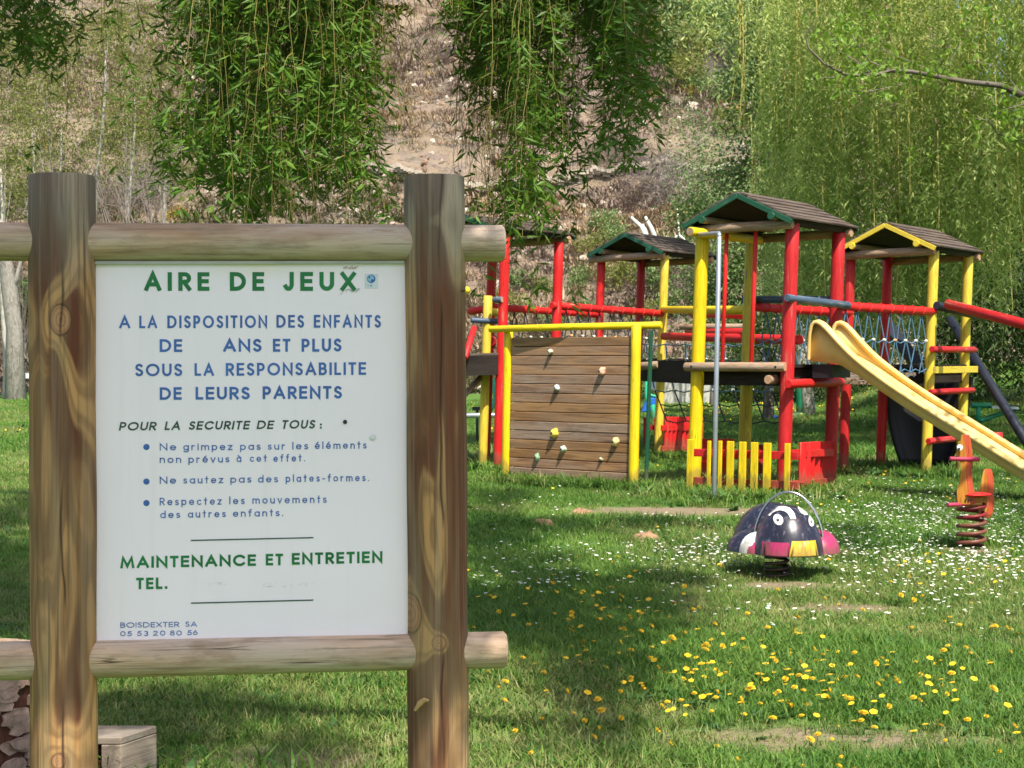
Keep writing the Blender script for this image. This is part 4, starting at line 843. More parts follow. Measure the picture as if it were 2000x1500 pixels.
m = MB(); a = at(1945, 925, 20.4); m.tube([a - V((0, 0, .3)), a + V((0, 0, .5))], 0.08, seg=14); m.build('post', M['crimson'], rp)

# ------------------------------------------------------------------ spring rider: dark round creature with wings
g0 = ground(1517, 1131)
bug = thing('spring_rider', (g0.x, g0.y, 0), 'dark dome shaped spring rider with painted white eyes and steel hoop', 'spring rider')
BX = V((0.97, -0.24, 0)).normalized(); BY = V((-BX.y, BX.x, 0))     # across, and away
hc = at(1540, 1079, g0.y); hc = V((hc.x, g0.y + 0.02, 0.145))
bm_, bnt, bbs = new_mat('rider_dark_paint')
bt = nd(bnt, 'ShaderNodeTexCoord').outputs['Object']; b1 = noise(bnt, bt, 7, 6, 0.65); b2 = noise(bnt, nd(bnt, 'ShaderNodeVectorMath', {0: bt, 1: (1, 1, .25)}, operation='MULTIPLY').outputs[0], 45, 5, 0.6)
bc = mixc(bnt, ramp(bnt, b1, [(0.56, 0.0), (0.70, 0.8)]), (0.016, 0.017, 0.032), (0.13, 0.03, 0.07))
bc = mixc(bnt, ramp(bnt, b2, [(0.55, 0.0), (0.7, 0.5)]), bc, (0.22, 0.20, 0.26))
bnt.links.new(bc, bbs.inputs['Base Color']); bbs.inputs['Roughness'].default_value = 0.3; bump(bnt, bbs, b1, .15, .01)
M['bug'] = bm_; M['pink'] = paint('pink_paint', (0.42, 0.035, 0.12), worn=(0.06, 0.02, 0.05), wear=0.5, rough=.35); M['white'] = paint('white_paint', (0.8, 0.8, 0.78), worn=(0.5, 0.45, 0.4), wear=.7, rough=.35)
M['beak'] = paint('beak_yellow', (0.72, 0.46, 0.03), worn=(0.66, 0.58, 0.4), wear=0.5, rough=.35)
RXH, RYH, RZH = 0.185, 0.19, 0.275
def headp(a, t, k=1.0):      # a: angle round the head from the front (degrees, + to the right), t: height 0..1
    zz = t; rad = math.sqrt(max(0, 1 - zz * zz)) * (1 if zz > 0.02 else 1) ; rad = rad * (1 + 0.10 * (1 - zz))
    aa = R(a); return hc + (BX * math.sin(aa) * RXH * rad - BY * math.cos(aa) * RYH * rad) * k + V((0, 0, zz * RZH * k))
m = MB(); NA, NT = 40, 14; vs = [headp(360 * i / NA, math.sin(j / NT * math.pi / 2)) for j in range(NT + 1) for i in range(NA)]
m.add(vs, [(j * NA + i, j * NA + (i + 1) % NA, (j + 1) * NA + (i + 1) % NA, (j + 1) * NA + i) for j in range(NT) for i in range(NA)], True); m.add(vs[:NA], [tuple(range(NA))[::-1]])
head = m.build('head', M['bug'], bug)
def patch(name, pts, mat, k=1.012, n=6):   # closed outline in (angle, height), filled as a fan with rings so that it follows the dome
    m_ = MB(); cx = sum(p[0] for p in pts) / len(pts); cy = sum(p[1] for p in pts) / len(pts); q = len(pts); vs_ = []
    for j in range(n + 1):
        f_ = j / n
        for p in pts: vs_.append(headp(cx + (p[0] - cx) * f_, cy + (p[1] - cy) * f_, k))
    m_.add(vs_, [(j * q + i, j * q + (i + 1) % q, (j + 1) * q + (i + 1) % q, (j + 1) * q + i) for j in range(n) for i in range(q)], True)
    return m_.build(name, mat, head)
def oval(cx, cy, rx, ry, n=20): return [(cx + rx * math.cos(2 * math.pi * i / n), cy + ry * math.sin(2 * math.pi * i / n)) for i in range(n)]
def band(name, pts, w, mat, k=1.014):
    m_ = MB(); vs_ = []
    for i, p in enumerate(pts):
        a = pts[max(i - 1, 0)]; b = pts[min(i + 1, len(pts) - 1)]; dx, dy = (b[0] - a[0]) / 100, (b[1] - a[1]); l = math.hypot(dx, dy); nx, ny = -dy / l * w * 100 / 2, dx / l * w / 2
        vs_ += [headp(p[0] + nx, p[1] + ny, k), headp(p[0], p[1], k + .004), headp(p[0] - nx, p[1] - ny, k)]
    m_.add(vs_, [(3 * i + j, 3 * i + j + 1, 3 * i + j + 4, 3 * i + j + 3) for i in range(len(pts) - 1) for j in range(2)], True); return m_.build(name, mat, head)
def fa_(x, y):            # place on the dome that faces the lawn in front, from how far across and how high it sits
    t = min(.97, max(.012, (1079 - y) / 94)); rad = math.sqrt(1 - t * t) * (1 + .1 * (1 - t)); q_ = (x - 1543) / 323 / (RXH * rad)
    return (math.degrees(math.asin(min(.985, max(-.985, q_)))) + 14, t)
def hpaint(name, outline, mat, k, n=6, par=None):
    m_ = MB(); cx = sum(p[0] for p in outline) / len(outline); cy = sum(p[1] for p in outline) / len(outline); q = len(outline); vs_ = []
    for j in range(n + 1):
        for p in outline: vs_.append(headp(*fa_(cx + (p[0] - cx) * j / n, cy + (p[1] - cy) * j / n), k))
    m_.add(vs_, [(j * q + i, j * q + (i + 1) % q, (j + 1) * q + (i + 1) % q, (j + 1) * q + i) for j in range(n) for i in range(q)], True); return m_.build(name, mat, par or head)
def arcband(name, pts, mat, k=1.012):
    m_ = MB(); vs_ = []
    for x0, y0, x1, y1 in pts: vs_ += [headp(*fa_(x0 + (x1 - x0) * f_, y0 + (y1 - y0) * f_), k) for f_ in (0, .33, .66, 1)]
    m_.add(vs_, [(4 * i + j, 4 * i + j + 1, 4 * i + j + 5, 4 * i + j + 4) for i in range(len(pts) - 1) for j in range(3)], True); return m_.build(name, mat, head)
def el(cx, cy, rx, ry, n=20): return [(cx + rx * math.cos(2 * math.pi * i / n), cy + ry * math.sin(2 * math.pi * i / n)) for i in range(n)]
arcband('eyebrow', [(1501, 1004, 1508, 1006), (1503, 997, 1512, 1001), (1509, 990, 1516, 998), (1516, 986.5, 1521, 995.5), (1526, 985.5, 1527, 994.5), (1536, 986.5, 1533, 996), (1543, 990, 1537, 999), (1549, 998, 1539, 1003), (1551, 1009, 1541, 1009)], M['white'])
arcband('eyebrow', [(1559, 992, 1562, 999), (1564, 989, 1566, 1001), (1570, 990, 1569, 1004), (1575, 995, 1571, 1003), (1579, 1000, 1575, 1004)], M['white'])
for x_, y_, w_, h_ in ((1520, 1011, 8, 9.5), (1581, 1015, 6, 9)):
    e_1 = hpaint('eye', el(x_, y_, w_, h_), M['white'], 1.012); hpaint('pupil', el(x_ - 1, y_ + 1, w_ * .28, h_ * .3), M['bug'], 1.020, 3)
def strip(x0, x1, y0, y1, sl=0): return [(x0 + (x1 - x0) * i / 9, y1) for i in range(10)] + [(x1 - (x1 - x0 - 2 * sl) * i / 9 - sl, y0) for i in range(10)]
hpaint('cheek', strip(1491, 1536, 1052, 1080), M['pink'], 1.008, 8); hpaint('beak', strip(1535, 1590, 1049, 1080, 5), M['beak'], 1.014, 8)
# back body, wings
m = MB(); bc_ = hc + BY * 0.34 - BX * 0.12; m.ell(bc_, BX * 0.235, BY * 0.26, V((0, 0, .26)), 28, 9, lo=0.0); m.build('body', M['bug'], bug)
for sg_, nm in ((-1, 'wing'), (1, 'wing')):
    m = MB(); wc = hc + BX * sg_ * (0.20 if sg_ < 0 else .17) + BY * (0.10 if sg_ < 0 else .12)
    m.ell(wc, BX * (0.16 if sg_ < 0 else .115), BY * 0.15, V((0, 0, 0.125)), 22, 7, lo=0.0); w_ = m.build('wing', M['bug'] if sg_ < 0 else M['pink'], bug)
    if sg_ < 0:
        m = MB(); m.ell(wc + BX * 0.035 - BY * 0.075 , BX * 0.125, BY * 0.12, V((0, 0, 0.115)), 20, 7, lo=0.0); m.build('wing_patch', M['white'], w_)
        m = MB(); m.ell(wc + BX * 0.050 - BY * 0.088, BX * 0.118, BY * 0.118, V((0, 0, 0.10)), 20, 7, lo=0.0); m.build('wing_patch', M['pink'], w_)
hoop = [hc + BY * 0.03 + BX * 0.19 * math.cos(a) * (1.03) + V((0, 0, .03 + .315 * math.sin(a))) for a in np.linspace(0.05, math.pi - .05, 26)]
tube_obj('hoop_handle', hoop, 0.0075, M['chrome'], bug, seg=8)
def coil(c, r, h, turns, rt, mat, parent, taper=1.0):
    n = int(turns * 18); tube_obj('spring', [c + V((r * (1 - (1 - taper) * i / n) * math.cos(2 * math.pi * turns * i / n), r * (1 - (1 - taper) * i / n) * math.sin(2 * math.pi * turns * i / n), h * i / n)) for i in range(n + 1)], rt, mat, parent, seg=8)
M['rust'] = plain('dark_spring_steel', (0.05, 0.032, 0.022), 0.5, 0.3, 0.4, 20)
coil(V((g0.x, g0.y, 0.0)), 0.062, 0.15, 4.2, 0.010, M['rust'], bug)
# ------------------------------------------------------------------ spring rider: orange duck-like plywood
d0 = ground(1897, 1068)
dk = thing('spring_rider', (d0.x, d0.y, 0), 'orange cut out spring rider with long neck on a red coil', 'spring rider')
M['orange'] = paint('orange_paint', (0.42, 0.16, 0.015), worn=(0.55, 0.3, 0.06), wear=.5); M['orange_red'] = paint('orange_red_edge', (0.45, 0.07, 0.025)); M['magenta'] = paint('magenta_paint', (0.42, 0.03, 0.09))
coil(V((d0.x, d0.y, 0.0)), 0.088, 0.29, 5.2, 0.013, paint('dull_red_spring', (0.22, 0.012, 0.02), worn=(.1,.05,.04), wear=.5), dk)
def cut(name, outline, dist, thick, mat, edge, parent, yaw=0.0):   # plywood shape seen nearly face on
    d_ = V((math.sin(yaw), math.cos(yaw), 0)); pts = [at(x, y, dist) for x, y in outline]; m_ = MB(); n_ = len(pts)
    m_.add(pts + [p + d_ * thick for p in pts], [tuple(range(n_)), tuple(range(2 * n_ - 1, n_ - 1, -1))], False, None, 0)
    m_.add(pts + [p + d_ * thick for p in pts], [(i, n_ + i, n_ + (i + 1) % n_, (i + 1) % n_) for i in range(n_)], False, None, 1)
    o_ = m_.build(name, [mat, edge], parent); return o_
cut('neck_and_head', [(1871, 985), (1869, 960), (1873, 943), (1877, 920), (1877, 905), (1872, 898), (1866, 890), (1867, 884), (1873, 878), (1876, 862), (1878, 849), (1881, 850), (1884, 862), (1887, 884), (1888, 900), (1886, 920), (1887, 940), (1890, 955), (1893, 985)], d0.y - 0.12, 0.05, M['orange'], M['orange_red'], dk, 1.2)
cut('tail_fin', [(1912, 1010), (1911, 985), (1913, 960), (1917, 938), (1920, 922), (1923, 916), (1926, 922), (1929, 940), (1929, 965), (1930, 985), (1926, 1005), (1920, 1012)], d0.y + 0.02, 0.05, M['orange'], M['orange_red'], dk, 1.2)
m = MB(); c = at(1902, 965, d0.y - .03); m.ell(c, (.115, -.02, 0), (.03, .12, 0), (0, 0, .014), 16, 6); m.build('seat', M['red'], dk)
m = MB(); c = at(1892, 978, d0.y - .02); m.box(c, (.075, 0, 0), (0, .06, 0), (0, 0, .03)); m.build('body', M['orange'], dk, bevel=.006)
tube_obj('foot_bar', [at(1851, 986, d0.y - .16), at(1915, 984, d0.y - .02)], 0.014, M['magenta'], dk, seg=10)
tube_obj('hand_bar', [at(1855, 896, d0.y - .13), at(1913, 897, d0.y - .1)], 0.015, M['magenta'], dk, seg=10)
m = MB(); c = at(1874, 874, d0.y - .14); m.tube([c, c - V((0, .014, 0))], .020, seg=16); ey = m.build('eye', M['white'], dk)
m = MB(); c = at(1873, 877, d0.y - .158); m.tube([c, c - V((0, .004, 0))], .009, seg=12); m.build('pupil', M['darkmetal'], ey)
m = MB(); c = at(1895, 976, d0.y - .12); 
for k in range(3): m.tube([c + V((-.03 + k * .02, 0, 0)), c + V((-.03 + k * .02, -.012, 0))], .007, seg=8)
m.build('bolts', M['darkmetal'], dk)

# ------------------------------------------------------------------ far equipment and benches
M['teal'] = paint('turquoise_paint', (0.03, 0.45, 0.26), rough=.4); M['seatblue'] = plain('blue_seat', (0.02, 0.13, 0.55), .4); M['grn'] = paint('bright_green_paint', (0.01, 0.22, 0.10), rough=.4); M['concrete'] = plain('pale_concrete', (0.42, 0.41, 0.36), .85)
Zs = 34.0
ex = thing('exercise_machine', at(1272, 815, Zs), 'small turquoise tube machine with a blue seat behind the far tower', 'play equipment'); ex.location.z = 0
tube_obj('frame', [at(1262, 728, Zs), at(1262, 775, Zs), at(1267, 792, Zs), at(1276, 797, Zs), at(1278, 815, Zs)], .03, M['teal'], ex, seg=8)
tube_obj('frame', [at(1262, 770, Zs), at(1288, 776, Zs)], .028, M['teal'], ex, seg=8)
tube_obj('post', [at(1276, 790, Zs), V((at(1276, 790, Zs).x, Zs, 0))], .05, M['teal'], ex, seg=8)
m = MB(); m.box(at(1270, 790, Zs + .1), (.13, 0, .02), (0, .12, 0), (.05, 0, .14)); m.build('seat', M['seatblue'], ex, bevel=.02)
gp = thing('green_post_machine', at(1563, 815, 36), 'bright green upright tube with flared base behind the middle tower', 'play equipment'); gp.location.z = 0
c = at(1563, 815, 36); tube_obj('post', [V((c.x, 36, -.1)), V((c.x, 36, 1.2))], .09, M['grn'], gp, seg=12); tube_obj('base', [V((c.x, 36, 0)), V((c.x, 36, .1))], [.3, .1], M['grn'], gp, seg=14, chamfer=0)
m = MB(); c = at(1507, 819, 34.5); m.tube([V((c.x, c.y, .02)), V((c.x, c.y, .08))], .13, seg=18); tag(m.build('plastic_disc', M['seatblue'], None, orig=V((c.x, c.y, 0))), 'flat blue round disc lying low in the far lawn', 'stepping disc')
ss_ = thing('seesaw', at(1935, 815, 26), 'low green seesaw with wire handle on the shaded lawn', 'seesaw'); ss_.location.z = .2
tube_obj('beam', [at(1897, 792, 26), at(1935, 792, 26)], .045, M['grn'], ss_, seg=10); tube_obj('post', [at(1911, 795, 26), at(1911, 822, 26)], .04, M['grn'], ss_, seg=10)
m = MB(); a, b = at(1933, 795, 26), at(1985, 797, 26); m.box((a + b) / 2, (b - a) / 2, (0, .12, 0), (0, 0, .018)); m.build('seat', M['metal'], ss_)
tube_obj('handle', [at(1950, 795, 26), at(1958, 790, 26), at(1990, 793, 26), at(1994, 800, 26), at(1960, 802, 26)], .012, M['darkmetal'], ss_, seg=6)
tube_obj('beam', [at(1914, 822, 26), at(1960, 806, 26.2)], .04, M['grn'], ss_, seg=10)
rk = thing('blue_rocker', at(950, 825, 24), 'blue and turquoise bent tube swing seen beside the red tower', 'play equipment'); rk.location.z = 0
tube_obj('tube', [at(956, 735, 24), at(955, 800, 24)], .035, M['seatblue'], rk, seg=10)
tube_obj('tube', [at(963, 740, 24.3), at(967, 775, 24.3), at(962, 795, 24.3), at(954, 808, 24.3)], .03, M['teal'], rk, seg=10)
m = MB(); m.box(at(932, 798, 24), (.07, 0, 0), (0, .06, 0), (0, 0, .025)); m.build('pedal', M['darkmetal'], rk)
tube_obj('post', [at(932, 800, 24), V((at(932, 800, 24).x, 24, 0))], .02, M['darkmetal'], rk, seg=8)
lr = thing('low_rail', at(940, 815, 23), 'low grey horizontal metal rail crossing the lawn beside the red tower', 'rail'); lr.location.z = 0
tube_obj('rail', [at(880, 812, 23), at(985, 811, 23)], .035, M['metal'], lr, seg=10)
for x in (890, 985): tube_obj('post', [at(x, 812, 23), V((at(x, 812, 23).x, 23, -.05))], .03, M['metal'], lr, seg=8)
bn = thing('picnic_bench', at(20, 768, 58), 'distant dark picnic bench with a white slab on it', 'bench'); bn.location.z = 0
a, b = at(-40, 743, 58), at(80, 742, 58); m = MB(); m.box((a + b) / 2, (b - a) / 2, (0, .3, 0), (0, 0, .05)); m.build('table_top', M['darkwood_shade'], bn)
for x in (-20, 30): c = at(x, 755, 58); m = MB(); m.box(V((c.x, 58, .35)), (.08, 0, 0), (0, .2, 0), (0, 0, .36)); m.build('leg', M['darkwood_shade'], bn)
a, b = at(17, 734, 58), at(75, 734, 58); m = MB(); m.box((a + b) / 2, (b - a) / 2, (0, .15, 0), (0, 0, .09)); tag(m.build('white_slab', plain('white_slab', (.75, .75, .75), .5), None, orig=(a + b) / 2), 'white slab lying on the distant dark bench', 'slab')
cb = at(1340, 775, 46); m = MB(); m.box(V((cb.x, 46, .45)), (.75, 0, 0), (0, .4, 0), (0, 0, .45)); tag(m.build('concrete_block', M['concrete'], None, bevel=.03, orig=V((cb.x, 46, 0))), 'pale concrete box under a green lid at the lawn edge', 'concrete box')
sg2 = at(1258, 748, 40); m = MB(); m.box(V((sg2.x + .2, 40, .62)), (.18, 0, 0), (0, .02, 0), (0, 0, .11)); tag(m.build('small_sign', plain('grey_sign', (.55, .58, .62), .5), None, orig=V((sg2.x, 40, .5))), 'small blank grey plate among the bushes behind the machine', 'plate')

# ------------------------------------------------------------------ things at the foot of the sign
M['bark'] = plain('flaky_bark', (0.36, 0.235, 0.195), .9, var=.45, scale=28, bmp=.8)
M['bark2'] = wood('inner_bark', (0.20, 0.075, 0.05), (0.09, 0.035, 0.025), (0.13, 0.07, 0.05), .4, 3.0, .9)
st0 = V((-1.53, 4.72, 0)); stp = thing('tree_stump', st0, 'thick stump with flaking reddish bark close behind the sign post', 'tree stump')
m = MB(); m.tube([st0 + V((0, 0, z)) for z in np.linspace(-.1, .43, 6)], .235, seg=26, wob=.02, chamfer=.05, mi=0, capmi=1); m.build('wood', [M['bark2'], M['log']], stp)
rr = random.Random(5)
for k in range(280):
    a = rr.uniform(0, 2 * math.pi); z = rr.uniform(0.0, .42); n_ = 7; w = rr.uniform(.025, .055); h = rr.uniform(.016, .034); a = rr.uniform(-1.2, 2.2); m = MB()
    rad = .237 + rr.uniform(0, .016); top, bot_ = [], []
    for i in range(n_):
        t = 2 * math.pi * i / n_; q = rr.uniform(.65, 1.1); aa = a + math.cos(t) * w * q / rad; zz = z + math.sin(t) * h * q
        zz = min(max(zz, -.05), .43); top.append(st0 + V((math.sin(aa) * (rad + .008), -math.cos(aa) * (rad + .008), zz))); bot_.append(st0 + V((math.sin(aa) * (rad - .004), -math.cos(aa) * (rad - .004), zz)))
    m.add(top + bot_, [tuple(range(n_))] + [(i, n_ + i, n_ + (i + 1) % n_, (i + 1) % n_) for i in range(n_)]); m.build('bark_plate', M['bark'], stp)
# hollow weathered beam end
bk = V((-1.265, 4.95, 0)); M['beam'] = wood('grey_beam', (0.30, 0.24, 0.18), (0.17, 0.13, 0.10), (0.28, 0.24, 0.20), .8, 2.0)
hb = thing('wooden_beam', bk, 'grey squared timber end with a hollow full of pine needles', 'timber beam')
bx = V((1, .0, 0)); by = V((.42, .9, 0)).normalized(); W2, D2, H2 = .17, .085, .155
for nm, c, a, b_, cc in (('top_board', (0, 0, H2 - .012), .17, .085, .012), ('end_board', (.17 - .03, 0, H2 / 2 - .01), .03, .085, H2 / 2 - .012)):
    m = MB(); m.box(bk + bx * c[0] + V((0, 0, c[2])), bx * a, by * b_, V((0, 0, cc))); m.build(nm, M['beam'], hb, bevel=.004)
m = MB(); m.box(bk + by * .06 + bx * -.03 + V((0, 0, .05)), bx * .135, by * .02, V((0, 0, .08))); m.build('back_board', M['darkwood_shade'], hb)
m = MB()
for k in range(220):
    p = bk + bx * rr.uniform(-.16, .1) - by * rr.uniform(-.02, .06) + V((0, 0, rr.uniform(.02, .115))); d_ = V((rr.uniform(-1, 1), rr.uniform(-.5, .5), rr.uniform(-.9, .4))) * .035; m.add([p - d_, p + d_, p + d_ + V((0, 0, .0016)), p - d_ + V((0, 0, .0016))], [(0, 1, 2, 3)])
tag(m.build('pine_needles', plain('needle_brown', (.18, .07, .03), .8), hb), kind='stuff')
for x, y, rx in ((1135, 1005, .10), (1262, 1053, .10), (1060, 1026, .09)):
    c = ground(x, y); m = MB(); m.ell(c - V((0, 0, .01)), (rx, 0, 0), (0, rx * 1.1, 0), (0, 0, .055), 22, 8, lo=0.0)
    for k, v_ in enumerate(m.v): m.v[k] = v_ + V((0, 0, .012 * math.sin(v_.x * 61) * math.sin(v_.y * 47) + .004 * math.sin(v_.x * 190 + v_.y * 150)))
    tag(m.build('molehill', plain('molehill_soil', (.30, .17, .10), .95, var=.35, scale=30, bmp=.8), None, orig=c), {1135: 'reddish molehill in the sunlit lawn nearest the climbing wall', 1262: 'reddish molehill closest to the dark spring rider', 1060: 'dull molehill in the willow shade beside the notice board'}[x], 'molehill')

# ------------------------------------------------------------------ foliage
GRN = leafmat('willow_leaf', [(0.018, 0.055, 0.008), (0.04, 0.11, 0.012), (0.08, 0.18, 0.02), (0.14, 0.24, 0.03)], 0.34)
YGR = leafmat('pale_willow_leaf', [(0.13, 0.20, 0.05), (0.33, 0.44, 0.11), (0.50, 0.60, 0.19), (0.66, 0.70, 0.30)], 0.5)
MGR = leafmat('small_round_leaf', [(0.03, 0.065, 0.018), (0.09, 0.17, 0.04), (0.17, 0.27, 0.08), (0.34, 0.42, 0.20)], 0.35)
DGR = leafmat('dark_leaf', [(0.012, 0.03, 0.008), (0.025, 0.055, 0.013), (0.045, 0.085, 0.02)], 0.2)
OLV = leafmat('olive_leaf', [(0.10, 0.12, 0.03), (0.17, 0.19, 0.045), (0.26, 0.27, 0.08)], 0.35)
BRT = leafmat('fresh_leaf', [(0.10, 0.20, 0.02), (0.16, 0.28, 0.03), (0.22, 0.34, 0.05)], 0.4)
GOR = leafmat('gorse_flower', [(0.10, 0.11, 0.03), (0.45, 0.28, 0.02), (0.60, 0.38, 0.02)], 0.1)
M['ytwig'] = plain('yellow_willow_twig', (0.42, 0.36, 0.10), 0.7)
M['twig'] = plain('willow_twig', (0.16, 0.13, 0.03), 0.7, var=.5, scale=2); M['darktwig'] = plain('dark_twig', (0.05, 0.04, 0.025), 0.9)
M['treebark'] = wood('grey_bark', (0.16, 0.13, 0.10), (0.07, 0.055, 0.045), (0.20, 0.18, 0.15), .7, 2.5, .9)
M['palebark'] = wood('pale_bark', (0.50, 0.47, 0.42), (0.22, 0.19, 0.17), (0.45, 0.42, 0.39), .8, 4.0, .85)
M['deadbark'] = wood('mottled_grey_bark', (0.34, 0.31, 0.275), (0.13, 0.115, 0.10), (0.27, 0.25, 0.225), .8, 5.0, .9)
M['greytwig'] = plain('grey_twigs', (0.17, 0.14, 0.12), 0.9); M['deadtwig'] = plain('dead_twigs', (0.42, 0.32, 0.24), 0.9, var=.35, scale=3)
def tubes_np(name, paths, r0, r1, mat, parent=None, seg=3, kind=None, orig=None):   # many thin twigs as one mesh
    V_, F_ = [], []; base = 0
    for P in paths:
        P = np.asarray(P, float); n_ = len(P); T = unit(np.gradient(P, axis=0)); X = unit(np.cross(T, np.array([.31, .52, .79]))); Y = np.cross(T, X)
        rr_ = np.linspace(r0, r1, n_)[:, None]
        ring = [P + (X * math.cos(2 * math.pi * k / seg) + Y * math.sin(2 * math.pi * k / seg)) * rr_ for k in range(seg)]
        V_.append(np.stack(ring, 1).reshape(-1, 3)); i_, k_ = np.meshgrid(np.arange(n_ - 1), np.arange(seg), indexing='ij'); i_ = i_.ravel(); k_ = k_.ravel(); k2 = (k_ + 1) % seg
        F_.append(np.stack([i_ * seg + k_, i_ * seg + k2, (i_ + 1) * seg + k2, (i_ + 1) * seg + k_], -1) + base); base += n_ * seg
    o_ = np_mesh(name, np.concatenate(V_), np.concatenate(F_), mat, parent, orig=orig)
    if kind: o_['kind'] = kind
    return o_
def strand(top, length, drift, n_=None):
    n_ = n_ or max(6, int(length / 0.12)); t = np.linspace(0, 1, n_)[:, None]; w = rng.normal(scale=.012, size=(n_, 3)).cumsum(0) * [1, 1, .3]
    P = np.array(top) + np.array([drift[0], drift[1], 0]) * np.sqrt(t) + np.array([0, 0, -length]) * t + w; return P
def strand_leaves(P, step, L, w, spread=0.75, down=0.8):
    seg = np.linalg.norm(np.diff(P, axis=0), axis=1); cum = np.concatenate([[0], seg.cumsum()]); n_ = max(3, int(cum[-1] / step)); s_ = np.sort(rng.random(n_)) * cum[-1]
    Q = np.stack([np.interp(s_, cum, P[:, k]) for k in range(3)], -1); a = rng.random(n_) * 2 * math.pi; d = np.stack([np.cos(a) * spread, np.sin(a) * spread, -down + rng.normal(scale=.3, size=n_)], -1)
    return Q, d, L * rng.uniform(.6, 1.2, n_), w * rng.uniform(.7, 1.2, n_)

# near willow: its branches hang in front of and above the sign; the trunk stands out of view to the side
wt = thing('weeping_willow', (-4.6, 5.2, 0), 'near weeping willow whose dark leafy strands hang across the upper picture', 'willow tree')
m = MB(); m.tube([(-4.6, 5.2, -.2), (-4.55, 5.25, 1.2), (-4.4, 5.2, 2.4), (-4.0, 5.3, 3.6), (-3.3, 5.6, 4.8)], [.42, .34, .30, .26, .2], seg=18, wob=.05); m.build('trunk', M['treebark'], wt)
limbs = [[(-4.2, 5.2, 3.0), (-2.5, 6.2, 3.9), (-.8, 7.0, 4.2), (.8, 7.2, 4.1), (1.9, 7.0, 3.7)], [(-3.6, 5.4, 4.2), (-2.2, 6.8, 4.6), (-1.2, 8.2, 4.6), (.2, 8.9, 4.4)],
         [(-4.3, 5.2, 2.8), (-3.0, 4.2, 3.7), (-1.6, 3.0, 4.2), (.2, 2.0, 4.3), (1.2, 1.6, 4.2)], [(-4.0, 5.3, 3.6), (-3.2, 6.6, 4.0), (-2.6, 8.2, 4.0)], [(-2.2, 3.5, 4.0), (-1.5, 4.8, 4.5), (-.5, 5.6, 4.5)],
         [(-4.0, 5.3, 3.2), (-2.0, 4.2, 4.2), (0.0, 3.2, 4.6), (1.2, 2.9, 4.6)]]
for lb in limbs: m = MB(); m.tube(lb, list(np.linspace(.12, .03, len(lb))), seg=9, wob=.05); m.build('limb', M['treebark'], wt)
# (x range, y of the tips range, depth range, strands, leaf step, side drift)
CURT = [((-60, 95), (40, 160), (6.2, 7.2), 34, .011, 0), ((90, 135), (80, 330), (6.4, 7), 7, .028, 0), ((150, 200), (150, 330), (6.4, 7), 4, .05, 0), ((235, 300), (200, 380), (6.3, 6.9), 5, .045, .1),
        ((300, 360), (150, 400), (6.2, 7.0), 9, .022, -.3), ((340, 420), (230, 430), (6.2, 7.0), 18, .016, -.25), ((400, 470), (330, 430), (6.0, 7.2), 20, .012, -.1), ((460, 600), (330, 480), (6.0, 7.4), 52, .011, -.05), ((600, 680), (330, 450), (6.0, 7.4), 26, .011, 0), ((680, 720), (380, 440), (6.2, 7.2), 8, .014, .03),
        ((720, 800), (150, 330), (6.2, 7.2), 18, .014, .12), ((410, 600), (30, 300), (6.2, 7.2), 40, .013, 0), ((600, 800), (20, 260), (6.2, 7.2), 30, .013, .05), ((800, 835), (100, 300), (6.3, 7), 5, .03, .1), ((830, 850), (300, 345), (6.4, 6.6), 3, .04, .15), ((860, 930), (60, 330), (6.4, 7.2), 8, .035, .05),
        ((890, 960), (100, 260), (6.4, 7.2), 14, .016, -.05), ((925, 1050), (300, 470), (6.2, 7.4), 52, .0105, -.08), ((930, 1090), (150, 400), (6.2, 7.4), 36, .012, -.02), ((1085, 1120), (200, 380), (6.4, 7.2), 7, .022, 0), ((985, 1060), (470, 640), (6.5, 7.2), 9, .03, -.05), ((900, 985), (430, 620), (6.8, 7.2), 9, .025, -.05),
        ((1100, 1160), (300, 425), (6.5, 7.2), 8, .022, -.25), ((1160, 1275), (60, 250), (6.2, 7.2), 38, .012, 0), ((1175, 1235), (200, 330), (6.3, 7.0), 14, .014, -.08), ((330, 900), (-60, 75), (6.2, 7.4), 80, .013, 0), ((880, 1285), (-50, 110), (6.2, 7.4), 60, .013, 0)]
QS, DS, LS, WS, TW, TW2 = [], [], [], [], [], []
